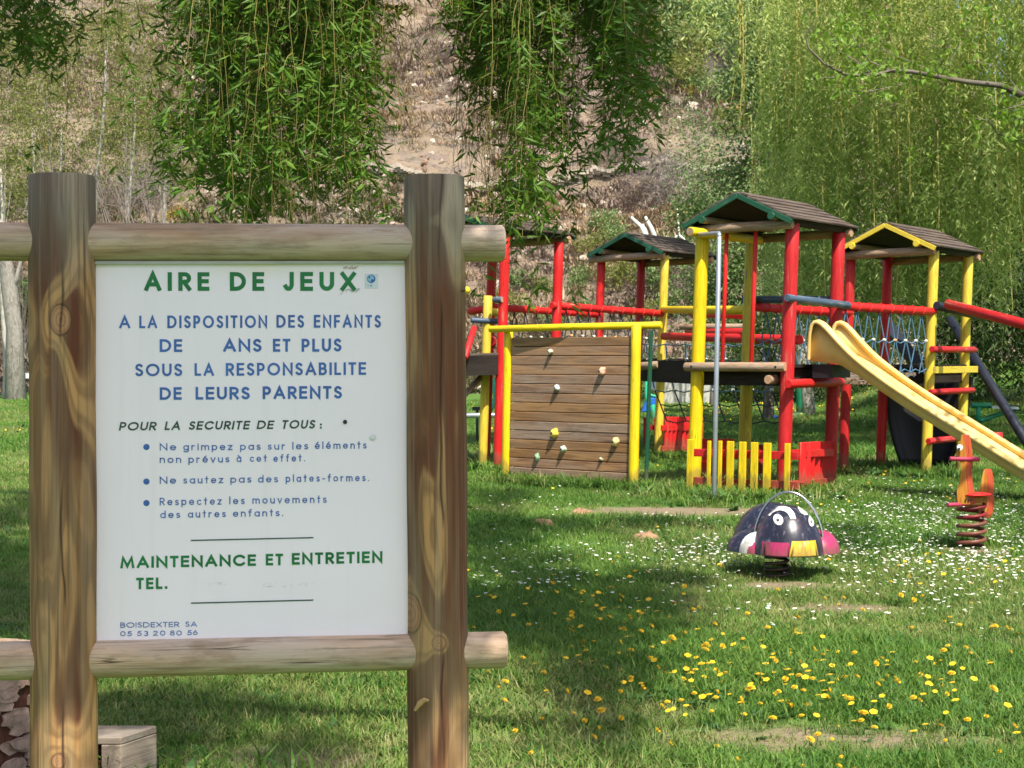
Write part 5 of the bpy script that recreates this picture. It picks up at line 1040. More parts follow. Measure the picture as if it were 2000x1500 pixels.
for (x0, x1), (y0, y1), (d0_, d1_), n_, st, dr in CURT:
    for k in range(n_):
        x = rng.uniform(x0, x1); y = rng.uniform(y0, y1); dp = rng.uniform(d0_, d1_); tip = at(x, y, dp); topz = rng.uniform(3.2, 4.2)
        if rng.random() < .12: continue
        ddx = dr + rng.normal(scale=.06); P = strand((tip.x - ddx, tip.y + rng.normal(scale=.1), topz), topz - tip.z, (ddx, rng.normal(scale=.12))); P += np.stack([.035 * np.sin(P[:, 2] * rng.uniform(1.5, 4) + rng.uniform(0, 6)), .03 * np.sin(P[:, 2] * 2.2 + rng.uniform(0, 6)), 0 * P[:, 2]], -1); TW.append(P)
        nz_ = float(np.mean(vn2((P[:, 0] - .19) * 3.6 + 40, P[:, 2] * 2.3 + 40)[P[:, 2] < 2.9] > -.10)) if (P[:, 2] < 2.9).any() else 1
        if x1 < 865 and nz_ < .45 and rng.random() < .8: TW.pop(); continue
        bare = rng.random() < .18; ph = rng.uniform(0, 6); fq = rng.uniform(5, 9); per = [(P, st * 1.7)]
        ns = int((topz - tip.z) / (.085 if st < .016 else .2)) if not bare else 2
        for q_ in range(ns):                               # side shoots
            i_ = rng.integers(2, len(P)); a_ = rng.uniform(0, 6.28); ln = rng.uniform(.05, .20); tt_ = np.linspace(0, 1, 5)[:, None]; ou = np.array([math.cos(a_), math.sin(a_) * .8, 0]) * rng.uniform(.35, .8)
            Ps = P[i_ - 1] + ou * ln * (1 - (1 - tt_) ** 2) + np.array([0, 0, -ln]) * (tt_ ** 1.4 * .9); TW2.append(Ps); per.append((Ps, .011))
        for Pq, stp_ in per:
            Q, d, l, w = strand_leaves(Pq, stp_, .062, .0125, .95, .55); d[:, 2] += rng.normal(scale=.25, size=len(d))
            keep = (np.sin(Q[:, 2] * fq + ph) + rng.normal(scale=.45, size=len(Q)) > (-.35 if not bare else .75)) | (Q[:, 2] < tip.z + .16)
            keep &= (vn2((Q[:, 0] - .19) * 3.6 + 40, Q[:, 2] * 2.3 + 40) + rng.normal(scale=.07, size=len(Q)) > (-.10 if x1 < 865 else -.27)) | (Q[:, 2] > 3.0)
            if keep.sum() == 0: continue
            QS.append(Q[keep]); DS.append(d[keep]); LS.append(l[keep]); WS.append(w[keep])
Q = np.concatenate(QS); v, f, t = leaf_arrays(Q, np.concatenate(DS), np.concatenate(LS), np.concatenate(WS), np.clip(rng.random(len(Q)) * .65 + .45 * (vn1(Q[:, 0] * 2.5 + 20, Q[:, 2] * 2.5 + 20) + .5) - .1, 0, 1))
tag(np_mesh('leaves', v, f, GRN, wt, {'tint': t}), kind='stuff')
tubes_np('hanging_twigs', TW, .0022, .0008, M['twig'], wt, kind='stuff'); tubes_np('side_shoots', TW2, .0014, .0007, M['twig'], wt, kind='stuff')
# the crown overhead, above the edge of the picture: it keeps the sign in shade and throws the patches on the lawn
def crown_leaves(centres, rad, n_, L, w):
    C = np.array(centres); i_ = rng.integers(0, len(C), n_); P = C[i_] + rng.normal(size=(n_, 3)) * np.array(rad); d = rng.normal(size=(n_, 3)) - [0, 0, .6]; return P, d, L * rng.uniform(.7, 1.3, n_), w * rng.uniform(.7, 1.3, n_)
s_ = np.array(SUN_DIR); A = []
for uu in np.linspace(-.95, .2, 9):
    for zz in np.linspace(.75, 1.6, 6):
        for hh in (3.75, 4.15, 4.5):
            b_ = np.array([SP.x + .27 + uu + .27, 3.6, zz]); A.append(b_ + s_ * (hh - zz) / s_[2])
P1 = crown_leaves(A, (.10, .10, .08), 34000, .085, .02)
REG = [((905, 1010), (960, 1090), 44), ((1000, 1180), (1012, 1040), 10), ((1180, 1350), (1022, 1042), 7), ((930, 1100), (1090, 1150), 18), ((915, 1330), (1135, 1235), 52), ((960, 1220), (1225, 1275), 16), ((1120, 1250), (1280, 1340), 8), ((1120, 1190), (1340, 1480), 7), ((1240, 1340), (1120, 1150), 5),
       ((-60, 70), (955, 1250), 110), ((190, 520), (1360, 1420), 12), ((210, 360), (1420, 1500), 6), ((500, 620), (1460, 1500), 4), ((1590, 1700), (1035, 1062), 6), ((1880, 2010), (925, 950), 5)]
PB = []
for (x0, x1), (y0, y1), k_ in REG:
    for q in range(k_): x, y = random.uniform(x0, x1), random.uniform(y0, y1); PB.append(at(x, y, 4125 / (y - 700)))
B = []
for p in PB:
    for hh in (random.uniform(4.5, 5.4),): B.append(np.array([p.x, p.y, 0]) + s_ * hh / s_[2])
P2_ = crown_leaves(B, (.10, .15, .10), 60000, .085, .022)
C3 = [(x, y, z) for x in np.linspace(-5.5, -2.2, 5) for y in (3.4, 5, 6.6, 8) for z in (4.2, 5.2)]
P3 = crown_leaves(C3, (.5, .5, .4), 6000, .085, .02)
v, f, t = leaf_arrays(*[np.concatenate(q_) for q_ in zip(P1, P2_, P3)]); tag(np_mesh('crown', v, f, GRN, wt, {'tint': t}), kind='stuff')

# trees behind: trunk, limbs, crown of small leaves in clumps
def tree(name, label, base, h, r, lean, blobs, n_clump, per, L, w, mat, bark, cat='tree', group=None, hang=False, csz=.35, limbs_=7, bend=0.0, lk=1.0, lt=.25):
    bz = base[2]; e = thing(name, base, label, cat, group); tp = V((base[0] + lean[0], base[1] + lean[1], bz + h)); b0 = V(base)
    m = MB(); pts = [b0.lerp(tp, t_) + V((bend * math.sin(t_ * 3.1) + .04 * h / 6 * math.sin(t_ * 9), 0, 0)) for t_ in np.linspace(-.03, 1, 9)]; m.tube(pts, list(np.linspace(r, r * .3, 9)), seg=10, wob=.06); m.build('trunk', bark, e)
    bl = [(np.array(c), np.array(s__)) for c, s__ in blobs]; tot = sum(s__.prod() ** (2 / 3) for c, s__ in bl)
    for k in range(limbs_):
        c, s__ = bl[k % len(bl)]; t0 = random.uniform(lt, max(.75, lt + .1)); a = b0.lerp(tp, t0); q = V(c + rng.normal(size=3) * s__ * .4); mid = a.lerp(q, .5) + V((0, 0, .05 * h)); m = MB(); lr_ = min(r * .38, .07) * lk; m.tube([a, mid, q], [lr_, lr_ * .55, lr_ * .2], seg=6); m.build('limb', bark, e)
    Cs = []
    for c, s__ in bl:
        k = max(3, int(n_clump * s__.prod() ** (2 / 3) / tot)); dd = unit(rng.normal(size=(k, 3))); rr_ = rng.random(k) ** .45; Cs.append(c + dd * rr_[:, None] * s__)
    Cs = np.concatenate(Cs)
    if hang:
        Q_, D_, T_, HT = [], [], [], []
        for c in Cs:
            ln = rng.uniform(.8, 2.6) * csz; k = per; z_ = rng.random(k) * ln; sw = rng.normal(scale=.05, size=(k, 2)) + np.sin(z_ * rng.uniform(1, 3) + rng.uniform(0, 6))[:, None] * rng.uniform(0, .12); HT.append([(c[0], c[1], c[2] + .2), (c[0] + .03, c[1], c[2] - ln * .5), (c[0] + rng.normal(scale=.06), c[1], c[2] - ln)]); Q_.append(np.stack([c[0] + sw[:, 0] + z_ * rng.normal(scale=.05), c[1] + sw[:, 1], c[2] - z_], -1)); a = rng.random(k) * 6.28
            D_.append(np.stack([np.cos(a) * .8, np.sin(a) * .8, rng.normal(-.75, .4, k)], -1)); T_.append(np.clip(rng.normal(rng.random() ** 1.0 * .95 + .02, .13, k), 0, 1))
        Q_ = np.concatenate(Q_); D_ = np.concatenate(D_); T_ = np.concatenate(T_)
        if mat is YGR: tubes_np('hanging_twigs', HT[::5], .009, .004, M['ytwig'], e, kind='stuff')
    else:
        k = len(Cs); Q_ = np.repeat(Cs, per, 0) + rng.normal(size=(k * per, 3)) * csz * .5; D_ = rng.normal(size=(k * per, 3)) + [0, 0, -.25]; T_ = np.clip(np.repeat(rng.random(k) * .85 + .02, per) + rng.normal(scale=.17, size=k * per), 0, 1)
    Q_[:, 2] = np.maximum(Q_[:, 2], bz + .05)
    v, f, t = leaf_arrays(Q_, D_, L * rng.uniform(.6, 1.3, len(Q_)), w * rng.uniform(.6, 1.3, len(Q_)), T_); tag(np_mesh('crown', v, f, mat, e, {'tint': t}), kind='stuff'); return e
def pc(x, y, dp): p = at(x, y, dp); return (p.x, p.y, p.z)
def gb(x, dp): p = at(x, 700, dp); return (p.x, p.y, terr(p.x, p.y) if dp < 58 else float(hill_z(p.x, p.y)))
# the big pale weeping willow on the right
bb = [(pc(1830, 60, 27), (3.2, 2.0, 1.9)), (pc(1680, 250, 27), (1.9, 1.6, 1.6)), (pc(1850, 330, 27.5), (2.2, 1.8, 1.6)), (pc(1600, 90, 28), (1.1, 1.2, 1.3)), (pc(1590, 400, 29), (1.1, 1.2, 1.3)), (pc(1700, 470, 28), (1.7, 1.5, 1.2)), (pc(2050, 200, 26), (2.6, 2.4, 2.4)),
      (pc(1560, 250, 29), (.9, 1.0, 1.2)), (pc(1640, 560, 28.5), (.9, 1.0, .6)), (pc(1980, -120, 26), (4.0, 3.5, 2.0)), (pc(1700, -130, 25), (3, 2.5, 1.2))]
tree('weeping_willow', 'big pale green weeping willow filling the sky behind the ladder tower', gb(2320, 28), 6.0, .45, (-1, 0), bb, 2900, 40, .13, .028, YGR, M['treebark'], 'willow tree', None, True, .85, 9, 0.0, .25)
bb = [(pc(1960, 420, 33), (2.2, 1.5, 2.0)), (pc(1880, 560, 33), (1.6, 1.2, 1.1)), (pc(2020, 560, 32), (1.6, 1.5, .9)), (pc(1780, 480, 34), (1.4, 1.2, 1.2)), (pc(1930, 250, 33), (2, 1.5, 1.5))]
tree('dark_tree', 'dark leafy tree in shade behind the yellow gabled tower', gb(2250, 34), 5.0, .3, (0, 0), bb, 1000, 40, .13, .04, DGR, M['treebark'], 'tree', None, True, .8, 7, 0.0, .3)  # leaf colour also carries the shade the tree stands in
bb = [(pc(1520, 60, 35), (.9, .9, 1.3)), (pc(1470, 150, 35), (.7, .8, .9)), (pc(1550, 200, 35), (.8, .9, 1.2)), (pc(1460, 30, 35), (.6, .8, .8)), (pc(1560, 330, 36), (.8, .9, .9)), (pc(1500, 280, 36), (.5, .7, .6))]
tree('birch', 'tall birch with white and black bark showing among grey green leaves', gb(1580, 36), 9.0, .16, (-1.4, 0), bb, 420, 34, .10, .055, MGR, M['palebark'], 'birch tree', None, False, .55, 7)
bb = [(pc(1470, 480, 33), (.9, .8, .9)), (pc(1400, 560, 34), (.7, .8, .7)), (pc(1550, 560, 32), (.9, .8, .8)), (pc(1440, 640, 33), (1.0, .8, .6)), (pc(1350, 420, 38), (.5, .6, .5)), (pc(1600, 480, 33), (.8, .8, .8)), (pc(1520, 380, 34), (.7, .8, .7)), (pc(1450, 350, 36), (.6, .6, .6))]
tree('leafy_tree', 'bushy tree with fluttering small leaves directly behind the fire pole tower', gb(1500, 34), 3.6, .12, (0, 0), bb, 620, 36, .095, .05, MGR, M['treebark'], 'tree', None, False, .5, 7, 0.0, .6)
bb = [(pc(1390, 290, 44), (1.0, .8, .9)), (pc(1330, 230, 44), (.7, .7, .6)), (pc(1420, 400, 43), (.9, .7, .6)), (pc(1360, 340, 44), (.7, .7, .7))]
tree('sapling', 'loose thin leaved young tree at the foot of the slope between willow and birch', gb(1390, 44), 5.2, .07, (0, 0), bb, 170, 26, .08, .04, MGR, M['greytwig'], 'tree', None, False, .6)
# dense low shrubs along the far edge of the lawn
for (x, y, dp, sx_, sz_, lab) in ((1425, 745, 47, 1.2, .75, 'dark round shrub at the lawn edge just behind the fire pole'), (1520, 740, 46, 1.0, .8, 'dark shrub at the lawn edge behind the tallest tower'), (1350, 735, 47, .8, .8, 'dark shrub beside the pale concrete box'), (1600, 735, 45, .9, .9, 'dark shrub at the lawn edge behind the slide top'), (1690, 730, 42, .9, .9, 'shrub behind the rope bridge'),
                                 (1270, 715, 50, .9, .9, 'loose shrub behind the tower furthest back'), (1460, 700, 49, 1.3, 1.0, 'tall shrub behind the low dark ones near the fire pole')):
    b_ = gb(x, dp); tree('shrub', lab, b_, sz_, .03, (0, 0), [((b_[0], b_[1], b_[2] + sz_ * .75), (sx_, .7, sz_ * .8)), ((b_[0] + .3, b_[1] - .3, b_[2] + sz_ * .3), (sx_, .7, sz_ * .45))], 130, 46, .09, .045, DGR if x != 1270 else MGR, M['greytwig'], 'shrub', 'shrubs along the far edge of the lawn', False, .4, 3)
# thin pale trees on the left
LT = [(205, 100, 320, 56, (.9, 0), 'slim white trunked tree leaning right above the first sign post', (170, 330), (205, 98)), (100, 90, 260, 58, (.5, 0), 'pale stemmed tree behind the top left willow strands', (95, 330), (118, 250)),
      (255, 60, 250, 60, (0, 0), 'grey stemmed tree with olive leaves between the willow strands', (235, 330), (262, 190)), (20, 120, 330, 54, (-.2, 0), 'white barked tree at the very edge beside the first sign post', (10, 560), (0, 330)), (60, 200, 400, 62, (.2, 0), 'young olive leaved tree low behind the first sign post', (70, 420), (62, 250)),
      (320, 150, 330, 62, (0, 0), 'small olive leaved tree behind the willow mass', (325, 420), (320, 220))]
for x, ya, yb, dp, ln, lab, tb, tt in LT:
    b_ = gb(tb[0], dp); tp_ = pc(tt[0], tt[1], dp); h_ = tp_[2] - b_[2]
    bl = [(pc(x + dx, y_, dp), (1.1 * s2_, .8, 1.0 * s2_)) for dx, y_, s2_ in ((-30, ya, .8), (20, ya - 40, .9), (10, (ya + yb) / 2, .9), (-20, yb - 30, .6), (25, yb, .6))]
    tree('thin_tree', lab, b_, h_, .11, (tp_[0] - b_[0], 0), bl, 190, 26, .11, .05, OLV, M['palebark'], 'tree', 'thin pale trees at the foot of the slope', False, .9, 4, 0.0, .45)
b_ = gb(30, 52); e = thing('dead_tree', b_, 'thick pale bare trunk beside the distant bench', 'dead tree')
m = MB(); m.tube([V(b_) + V((0, 0, -.2)), at(28, 640, 52), at(18, 560, 52), at(10, 500, 52), at(-2, 430, 52)], [.34, .26, .24, .19, .15], seg=14, wob=.06); m.build('trunk', M['deadbark'], e)
m = MB(); m.tube([at(20, 570, 52), at(34, 540, 52), at(40, 510, 52)], [.12, .08, .05], seg=10); m.build('limb', M['deadbark'], e)

# bright leaved branch reaching in from a tree out of view on the right
mt_ = thing('overhanging_tree', (4.9, 10.2, 0), 'tree whose bare crooked branch with bright young leaves reaches in from one side', 'tree')
m = MB(); m.tube([(4.9, 10.2, -.2), (4.85, 10.15, 1.2), (4.8, 10.1, 2.6), (4.95, 10, 4.6)], [.2, .17, .14, .1], seg=14, wob=.05); m.build('trunk', M['treebark'], mt_)
dB = 9.2
br_ = [(4.84, 10.1, 2.2), tuple(at(2200, 215, 9.8)), tuple(at(2000, 188, dB)), tuple(at(1955, 167, dB)), tuple(at(1890, 160, dB)), tuple(at(1780, 140, dB)), tuple(at(1740, 138, dB)), tuple(at(1700, 150, dB)), tuple(at(1650, 145, dB)), tuple(at(1610, 125, dB)), tuple(at(1580, 95, dB)), tuple(at(1572, 70, dB)), tuple(at(1590, 48, dB))]
tube_obj('branch', br_, [.06, .03, .022, .016, .014, .012, .011, .009, .008, .006, .005, .004, .003], M['treebark'], mt_, seg=8, cap=False)
subs = [[(1740, 138), (1700, 120), (1670, 80), (1655, 40)], [(1800, 145), (1850, 130), (1880, 80), (1900, 30)], [(1780, 145), (1760, 165), (1700, 178), (1640, 180)], [(1955, 167), (1960, 200), (1985, 230), (2010, 240)], [(1930, 235), (1950, 262), (1990, 275), (2030, 280)], [(2010, 200), (1960, 215), (1930, 235), (1900, 230)], [(1990, 220), (1975, 255), (2000, 275)], [(1860, 160), (1800, 130), (1720, 95)], [(1700, 140), (1660, 150), (1600, 152)],
        [(2000, 188), (1950, 130), (1900, 118)], [(1700, 145), (1690, 130), (1640, 100), (1620, 60)]]
TW = [[tuple(at(x, y, dB + .1 * math.sin(x))) for x, y in sb] for sb in subs]; tubes_np('side_twigs', TW, .0045, .002, M['treebark'], mt_, kind='stuff')
Q_ = []
for sb in subs + [[(1650, 40), (1700, 30), (1760, 50)], [(1590, 20), (1640, 60), (1650, 90)], [(1900, 10), (1950, 40), (2000, 90)], [(1780, 330), (1800, 290), (1850, 280)], [(1620, 150), (1680, 190)]]:
    for k in range(len(sb) - 1):
        for q in range(26 if sb[0][1] < 170 else 9):
            t_ = random.random(); Q_.append(tuple(at(sb[k][0] * (1 - t_) + sb[k + 1][0] * t_ + random.gauss(0, 22), sb[k][1] * (1 - t_) + sb[k + 1][1] * t_ + random.gauss(0, 14), dB + random.gauss(0, .25))))
Q_ = np.array(Q_); n_ = len(Q_)
C4 = [(x, y, z) for x in (5.2, 6.2, 7.4) for y in (9, 10.5, 12) for z in (4.2, 5.4)]; P4 = crown_leaves(C4, (.5, .5, .4), 4500, .09, .06)
v, f, t = leaf_arrays(np.concatenate([Q_, P4[0]]), np.concatenate([rng.normal(size=(n_, 3)) + [0, 0, -.8], P4[1]]), np.concatenate([rng.uniform(.028, .055, n_), P4[2]]), np.concatenate([rng.uniform(.017, .032, n_), P4[3]])); tag(np_mesh('crown', v, f, BRT, mt_, {'tint': t}), kind='stuff')
# a tall tree beyond the right edge whose shadow lies over the far lawn
bb = [((x, y, z), (1.5, 1.3, .7)) for x, y, z in ((.8, 20.8, 7.9), (3.2, 20.3, 7.9), (5.6, 20.8, 7.8), (8.0, 20.5, 7.6))]
tree('tall_tree', 'tall tree out beyond the play towers whose high crown shades the far lawn', (11.2, 22.5, 1.0), 9.5, .35, (-2.5, 0), bb, 1500, 34, .17, .10, GRN, M['treebark'], 'tree', None, False, .8, 6, 0.0, .6, .85)

# ------------------------------------------------------------------ hillside cover
def hidden_collection(name):
    return bpy.data.collections.new(name)
def gn_scatter(name, pts, rots, scls, idx, srcs, kind='stuff', matdum=None):
    cl = hidden_collection(name + '_pieces')
    for o_ in srcs:
        for c_ in list(o_.users_collection): c_.objects.unlink(o_)
        cl.objects.link(o_)
    me = bpy.data.meshes.new(name); me.vertices.add(len(pts)); me.vertices.foreach_set('co', np.asarray(pts, dtype=np.float32).ravel())
    a = me.attributes.new('rot', 'FLOAT_VECTOR', 'POINT'); a.data.foreach_set('vector', np.asarray(rots, dtype=np.float32).ravel())
    a = me.attributes.new('scl', 'FLOAT_VECTOR', 'POINT'); a.data.foreach_set('vector', np.asarray(scls, dtype=np.float32).ravel())
    a = me.attributes.new('idx', 'INT', 'POINT'); a.data.foreach_set('value', np.asarray(idx, dtype=np.int32))
    o_ = bpy.data.objects.new(name, me); COL.objects.link(o_); o_['kind'] = kind
    ng = bpy.data.node_groups.new(name, 'GeometryNodeTree'); ng.interface.new_socket('Geometry', in_out='INPUT', socket_type='NodeSocketGeometry'); ng.interface.new_socket('Geometry', in_out='OUTPUT', socket_type='NodeSocketGeometry')
    gi = ng.nodes.new('NodeGroupInput'); go = ng.nodes.new('NodeGroupOutput'); ip = ng.nodes.new('GeometryNodeInstanceOnPoints'); ci = ng.nodes.new('GeometryNodeCollectionInfo')
    ci.inputs['Collection'].default_value = cl; ci.inputs['Separate Children'].default_value = True; ci.inputs['Reset Children'].default_value = True
    def na(nm, ty): n_ = ng.nodes.new('GeometryNodeInputNamedAttribute'); n_.data_type = ty; n_.inputs['Name'].default_value = nm; return n_.outputs['Attribute']
    L = ng.links.new; L(gi.outputs[0], ip.inputs['Points']); L(ci.outputs[0], ip.inputs['Instance']); ip.inputs['Pick Instance'].default_value = True
    L(na('idx', 'INT'), ip.inputs['Instance Index']); L(na('rot', 'FLOAT_VECTOR'), ip.inputs['Rotation']); L(na('scl', 'FLOAT_VECTOR'), ip.inputs['Scale']); L(ip.outputs[0], go.inputs[0])
    md = o_.modifiers.new('scatter', 'NODES'); md.node_group = ng; return o_
def blade_mat(name, a_, b_, c_, trans=.25, pscale=1.3):
    m_, nt_, bs_ = new_mat(name); oi = nd(nt_, 'ShaderNodeObjectInfo').outputs['Random']; t_ = nd(nt_, 'ShaderNodeAttribute', attribute_name='tint').outputs['Fac']
    k = math_(nt_, 'ADD', math_(nt_, 'MULTIPLY', oi, .5), math_(nt_, 'MULTIPLY', t_, .5)); col_ = ramp(nt_, k, [(.15, a_), (.5, b_), (.85, c_)])
    n_ = noise(nt_, pos_vec(nt_), pscale, 4, .6); col_ = mixc(nt_, ramp(nt_, n_, [(.42, 0.0), (.65, .55)]), col_, c_); n2_ = noise(nt_, pos_vec(nt_), .35, 3, .5); col_ = mixc(nt_, ramp(nt_, n2_, [(.40, .45), (.6, 0.0)]), col_, a_)
    nt_.links.new(col_, bs_.inputs['Base Color']); bs_.inputs['Roughness'].default_value = .5; bs_.inputs['Specular IOR Level'].default_value = .3
    tr = nd(nt_, 'ShaderNodeBsdfTranslucent', {'Color': col_}); mx = nd(nt_, 'ShaderNodeMixShader', {0: trans, 1: bs_.outputs[0], 2: tr.outputs[0]}); nt_.links.new(mx.outputs[0], nt_.nodes['Material Output'].inputs[0]); return m_
def tuft(name, nb, h, rad, wd, lean_, mat, curve=.5, seed=0):
    g = np.random.default_rng(seed); V_, F_, T_ = [], [], []
    for k in range(nb):
        a = g.uniform(0, 6.28); r_ = rad * math.sqrt(g.random()); b_ = np.array([math.cos(a) * r_, math.sin(a) * r_, 0]); H = h * g.uniform(.45, 1.1); az = g.uniform(0, 6.28); ln = lean_ * g.uniform(.2, 1.2) * H; dv = np.array([math.cos(az), math.sin(az), 0]); wv = np.array([-dv[1], dv[0], 0]) * wd * g.uniform(.6, 1.2)
        m1 = b_ + dv * ln * .35 + [0, 0, H * .55]; t1 = b_ + dv * ln + [0, 0, H * (1 - curve * .3)]; i0 = len(V_); V_ += [b_ - wv / 2, b_ + wv / 2, m1 + wv * .45, m1 - wv * .45, t1]; F_ += [(i0, i0 + 1, i0 + 2, i0 + 3), (i0 + 3, i0 + 2, i0 + 4)]; T_ += [g.random()] * 5
    me = bpy.data.meshes.new(name); me.from_pydata([tuple(p) for p in V_], [], F_); a_ = me.attributes.new('tint', 'FLOAT', 'POINT'); a_.data.foreach_set('value', T_); me.materials.append(mat); o_ = bpy.data.objects.new(name, me); COL.objects.link(o_); return o_
# dry scrub tufts
scr1 = blade_mat('dry_scrub', (.17, .115, .075), (.33, .235, .14), (.47, .35, .21), .1, .25); scr2 = blade_mat('purple_scrub', (.13, .09, .075), (.23, .165, .135), (.34, .26, .205), .05, .2); scr3 = blade_mat('green_scrub', (.05, .06, .02), (.10, .115, .04), (.18, .18, .07), .15, .3)
srcs = [tuft('dry_tuft_%d' % k, 30, .26, .34, .03, 1.6, [scr1, scr1, scr2, scr2, scr3][k], seed=k) for k in range(5)]
N = 30000; Y = 60.5 + (rng.random(N) ** 1.25) * 68; X = rng.uniform(-.33, .33, N) * Y; Zh = hill_z(X, Y); nn_ = vn2(X * .16 + 9, Y * .16 + 9); idx = np.where(nn_ > .17, 4, np.where(nn_ < -.05, rng.integers(2, 4, N), rng.integers(0, 2, N))); idx = np.where(rng.random(N) < .12, rng.integers(0, 5, N), idx)
keep = (vn3(X * .6, Y * .6) > -.32) & ~((np.abs(Y - 77.2 - .03 * X) < 1.1) & (X > -8)); X, Y, Zh, idx = X[keep], Y[keep], Zh[keep], idx[keep]; n_ = len(X); sc_ = rng.uniform(.5, 1.5, n_) * np.where(rng.random(n_) < .1, 1.7, 1)
gn_scatter('dry_scrub', np.stack([X, Y, Zh - .05], -1), np.stack([np.zeros(n_), np.zeros(n_), rng.random(n_) * 6.28], -1), np.stack([sc_, sc_, sc_ * rng.uniform(.6, 1.2, n_)], -1), idx, srcs)
# stones
M['stone'] = plain('slope_stone', (.30, .235, .19), .9, var=.4, scale=.5, bmp=.6); M['palestone'] = plain('pale_wall_stone', (.44, .38, .31), .9, var=.3, scale=.8, bmp=.6); M['rock'] = plain('brown_rock', (.24, .16, .11), .9, var=.4, scale=.5, bmp=.6)
def rock(name, mat, seed):
    g = np.random.default_rng(seed); m_ = MB(); m_.ell((0, 0, 0), (.5, 0, 0), (0, .5, 0), (0, 0, .38), 8, 6)
    for k, v_ in enumerate(m_.v): m_.v[k] = V((v_.x * g.uniform(.7, 1.25), v_.y * g.uniform(.7, 1.25), v_.z * g.uniform(.7, 1.2)))
    o_ = m_.build(name, mat); o_.data.polygons.foreach_set('use_smooth', [False] * len(o_.data.polygons)); return o_
rk_ = [rock('stone_piece_%d' % k, [M['stone'], M['palestone'], M['rock']][k % 3], k) for k in range(6)]
N = 3600; Y = 60.5 + rng.random(N) ** 1.6 * 30; X = rng.uniform(-.2, .3, N) * Y; k_ = (vn1(X * .13 + 3, Y * .2 + 5) > -.02) | (rng.random(N) < .15); X, Y = X[k_], Y[k_]; n_ = len(X); sc_ = rng.uniform(.08, .34, n_) * np.where(rng.random(n_) < .06, 2.4, 1)
gn_scatter('scree', np.stack([X, Y, hill_z(X, Y) + .02], -1), rng.random((n_, 3)) * 3, np.stack([sc_ * 1.3, sc_, sc_ * .8], -1), rng.integers(0, 6, n_), rk_)
wl_ = thing('dry_stone_wall', (6, 77, float(hill_z(6, 77))), 'low pale dry stone wall running across the brown hillside', 'stone wall'); m = MB()
g = random.Random(9)
V_, F_ = [], []
for x in np.arange(-7, 11, .16):
    for c in range(3):
        if g.random() < .18: continue
        Yw = 76.3 + .03 * x + .25 * math.sin(x * .5) - .1 * c; z = float(hill_z(x, Yw + .7)) - .75 + c * .2 + g.uniform(-.05, .05); w = g.uniform(.06, .13); b = len(V_)
        for i in (-1, 1):
            for j in (-1, 1):
                for k in (-1, 1): V_.append((x + i * w * g.uniform(.7, 1.1), Yw + j * .14, z + k * .095 * g.uniform(.7, 1.1)))
        F_ += [tuple(b + q for q in fc) for fc in ((0, 1, 3, 2), (4, 6, 7, 5), (0, 4, 5, 1), (2, 3, 7, 6), (0, 2, 6, 4), (1, 5, 7, 3))]
tag(np_mesh('stones', V_, F_, M['palestone'], wl_), kind='stuff')
# shrubs and gorse on the slope: one of each kind, then copies
def bush_mesh(name, n_, r_, L, w, mat, g_seed, hz=.8, tint=None):
    c = unit(rng.normal(size=(n_ // 14, 3))) * (rng.random((n_ // 14, 1)) ** .5) * [r_, r_, r_ * hz] + [0, 0, r_ * .6]; Q = np.repeat(c, 14, 0) + rng.normal(scale=r_ * .13, size=(len(c) * 14, 3)); Q[:, 2] = np.maximum(Q[:, 2], 0)
    v, f, t = leaf_arrays(Q, rng.normal(size=Q.shape) + [0, 0, .2], L * rng.uniform(.6, 1.3, len(Q)), w * rng.uniform(.6, 1.3, len(Q)), tint); o_ = np_mesh(name, v, f, mat, None, {'tint': t}); return o_
protos = {}
def where_(x, y):
    if y < 50: return ' near the top edge of the view' if x > 700 else ' above the willow strands'
    if x < 700: return ' beside the thin pale trees'
    if y < 140: return ' high between the willow and the birch'
    if y < 260: return ' above the dry stone wall'
    if y < 420: return ' just below the dry stone wall'
    if x < 1200: return ' seen between the red posts'
    return ' behind the tower furthest back'
def bushes(kind, label, cat, group, spots, mats, n_=900, r_=1.0, L=.16, w=.08, hz=.8):
    ps_ = [bush_mesh(kind, n_, r_, L, w, mt2, k, hz) for k, mt2 in enumerate(mats)]; first = [True] * len(ps_)
    for i, (x, y, s2_) in enumerate(spots):
        p = hill_hit(x, y)
        if p is None: continue
        k = i % len(ps_)
        if first[k]: o_ = ps_[k]; first[k] = False
        else: o_ = ps_[k].copy(); COL.objects.link(o_)
        o_.location = (p.x, p.y, p.z - .1); o_.rotation_euler = (0, 0, random.random() * 6); q = s2_ * random.uniform(.85, 1.15); o_.scale = (q * random.uniform(.8, 1.25), q, q); tag(o_, label + where_(x, y), cat, group)
bushes('hillside_shrub', 'green leafy shrub growing on the brown slope', 'shrub', 'green shrubs on the hillside',
       [(1310, 40, 1.6), (1350, 70, 1.8), (1290, 80, 1.2), (1400, 60, 1.5), (1330, 110, 1.6), (1380, 120, 1.5), (1420, 100, 1.2), (1300, 130, .9), (1340, 170, 1.2), (1430, 190, 1.3), (1470, 170, 1.1), (1460, 40, 1.6), (1500, 110, 1.5), (1360, 180, 1.0),
        (1400, 20, 1.4), (1180, 455, .8), (1205, 480, .7), (1160, 500, .8), (1330, 500, 1.0), (1300, 560, 1.0), (1350, 460, 1.0), (1390, 430, 1.2), (1130, 560, .7), (1060, 570, .6), (370, 45, 1.3), (390, 120, .9), (1260, 640, .9), (1310, 610, .9), (1010, 560, .6), (1440, 260, 1.2), (1080, 640, .8), (1150, 620, .7), (980, 620, .8), (230, 640, 1.1), (60, 620, 1.2), (1210, 560, .8)], [MGR, MGR, OLV], 1100)
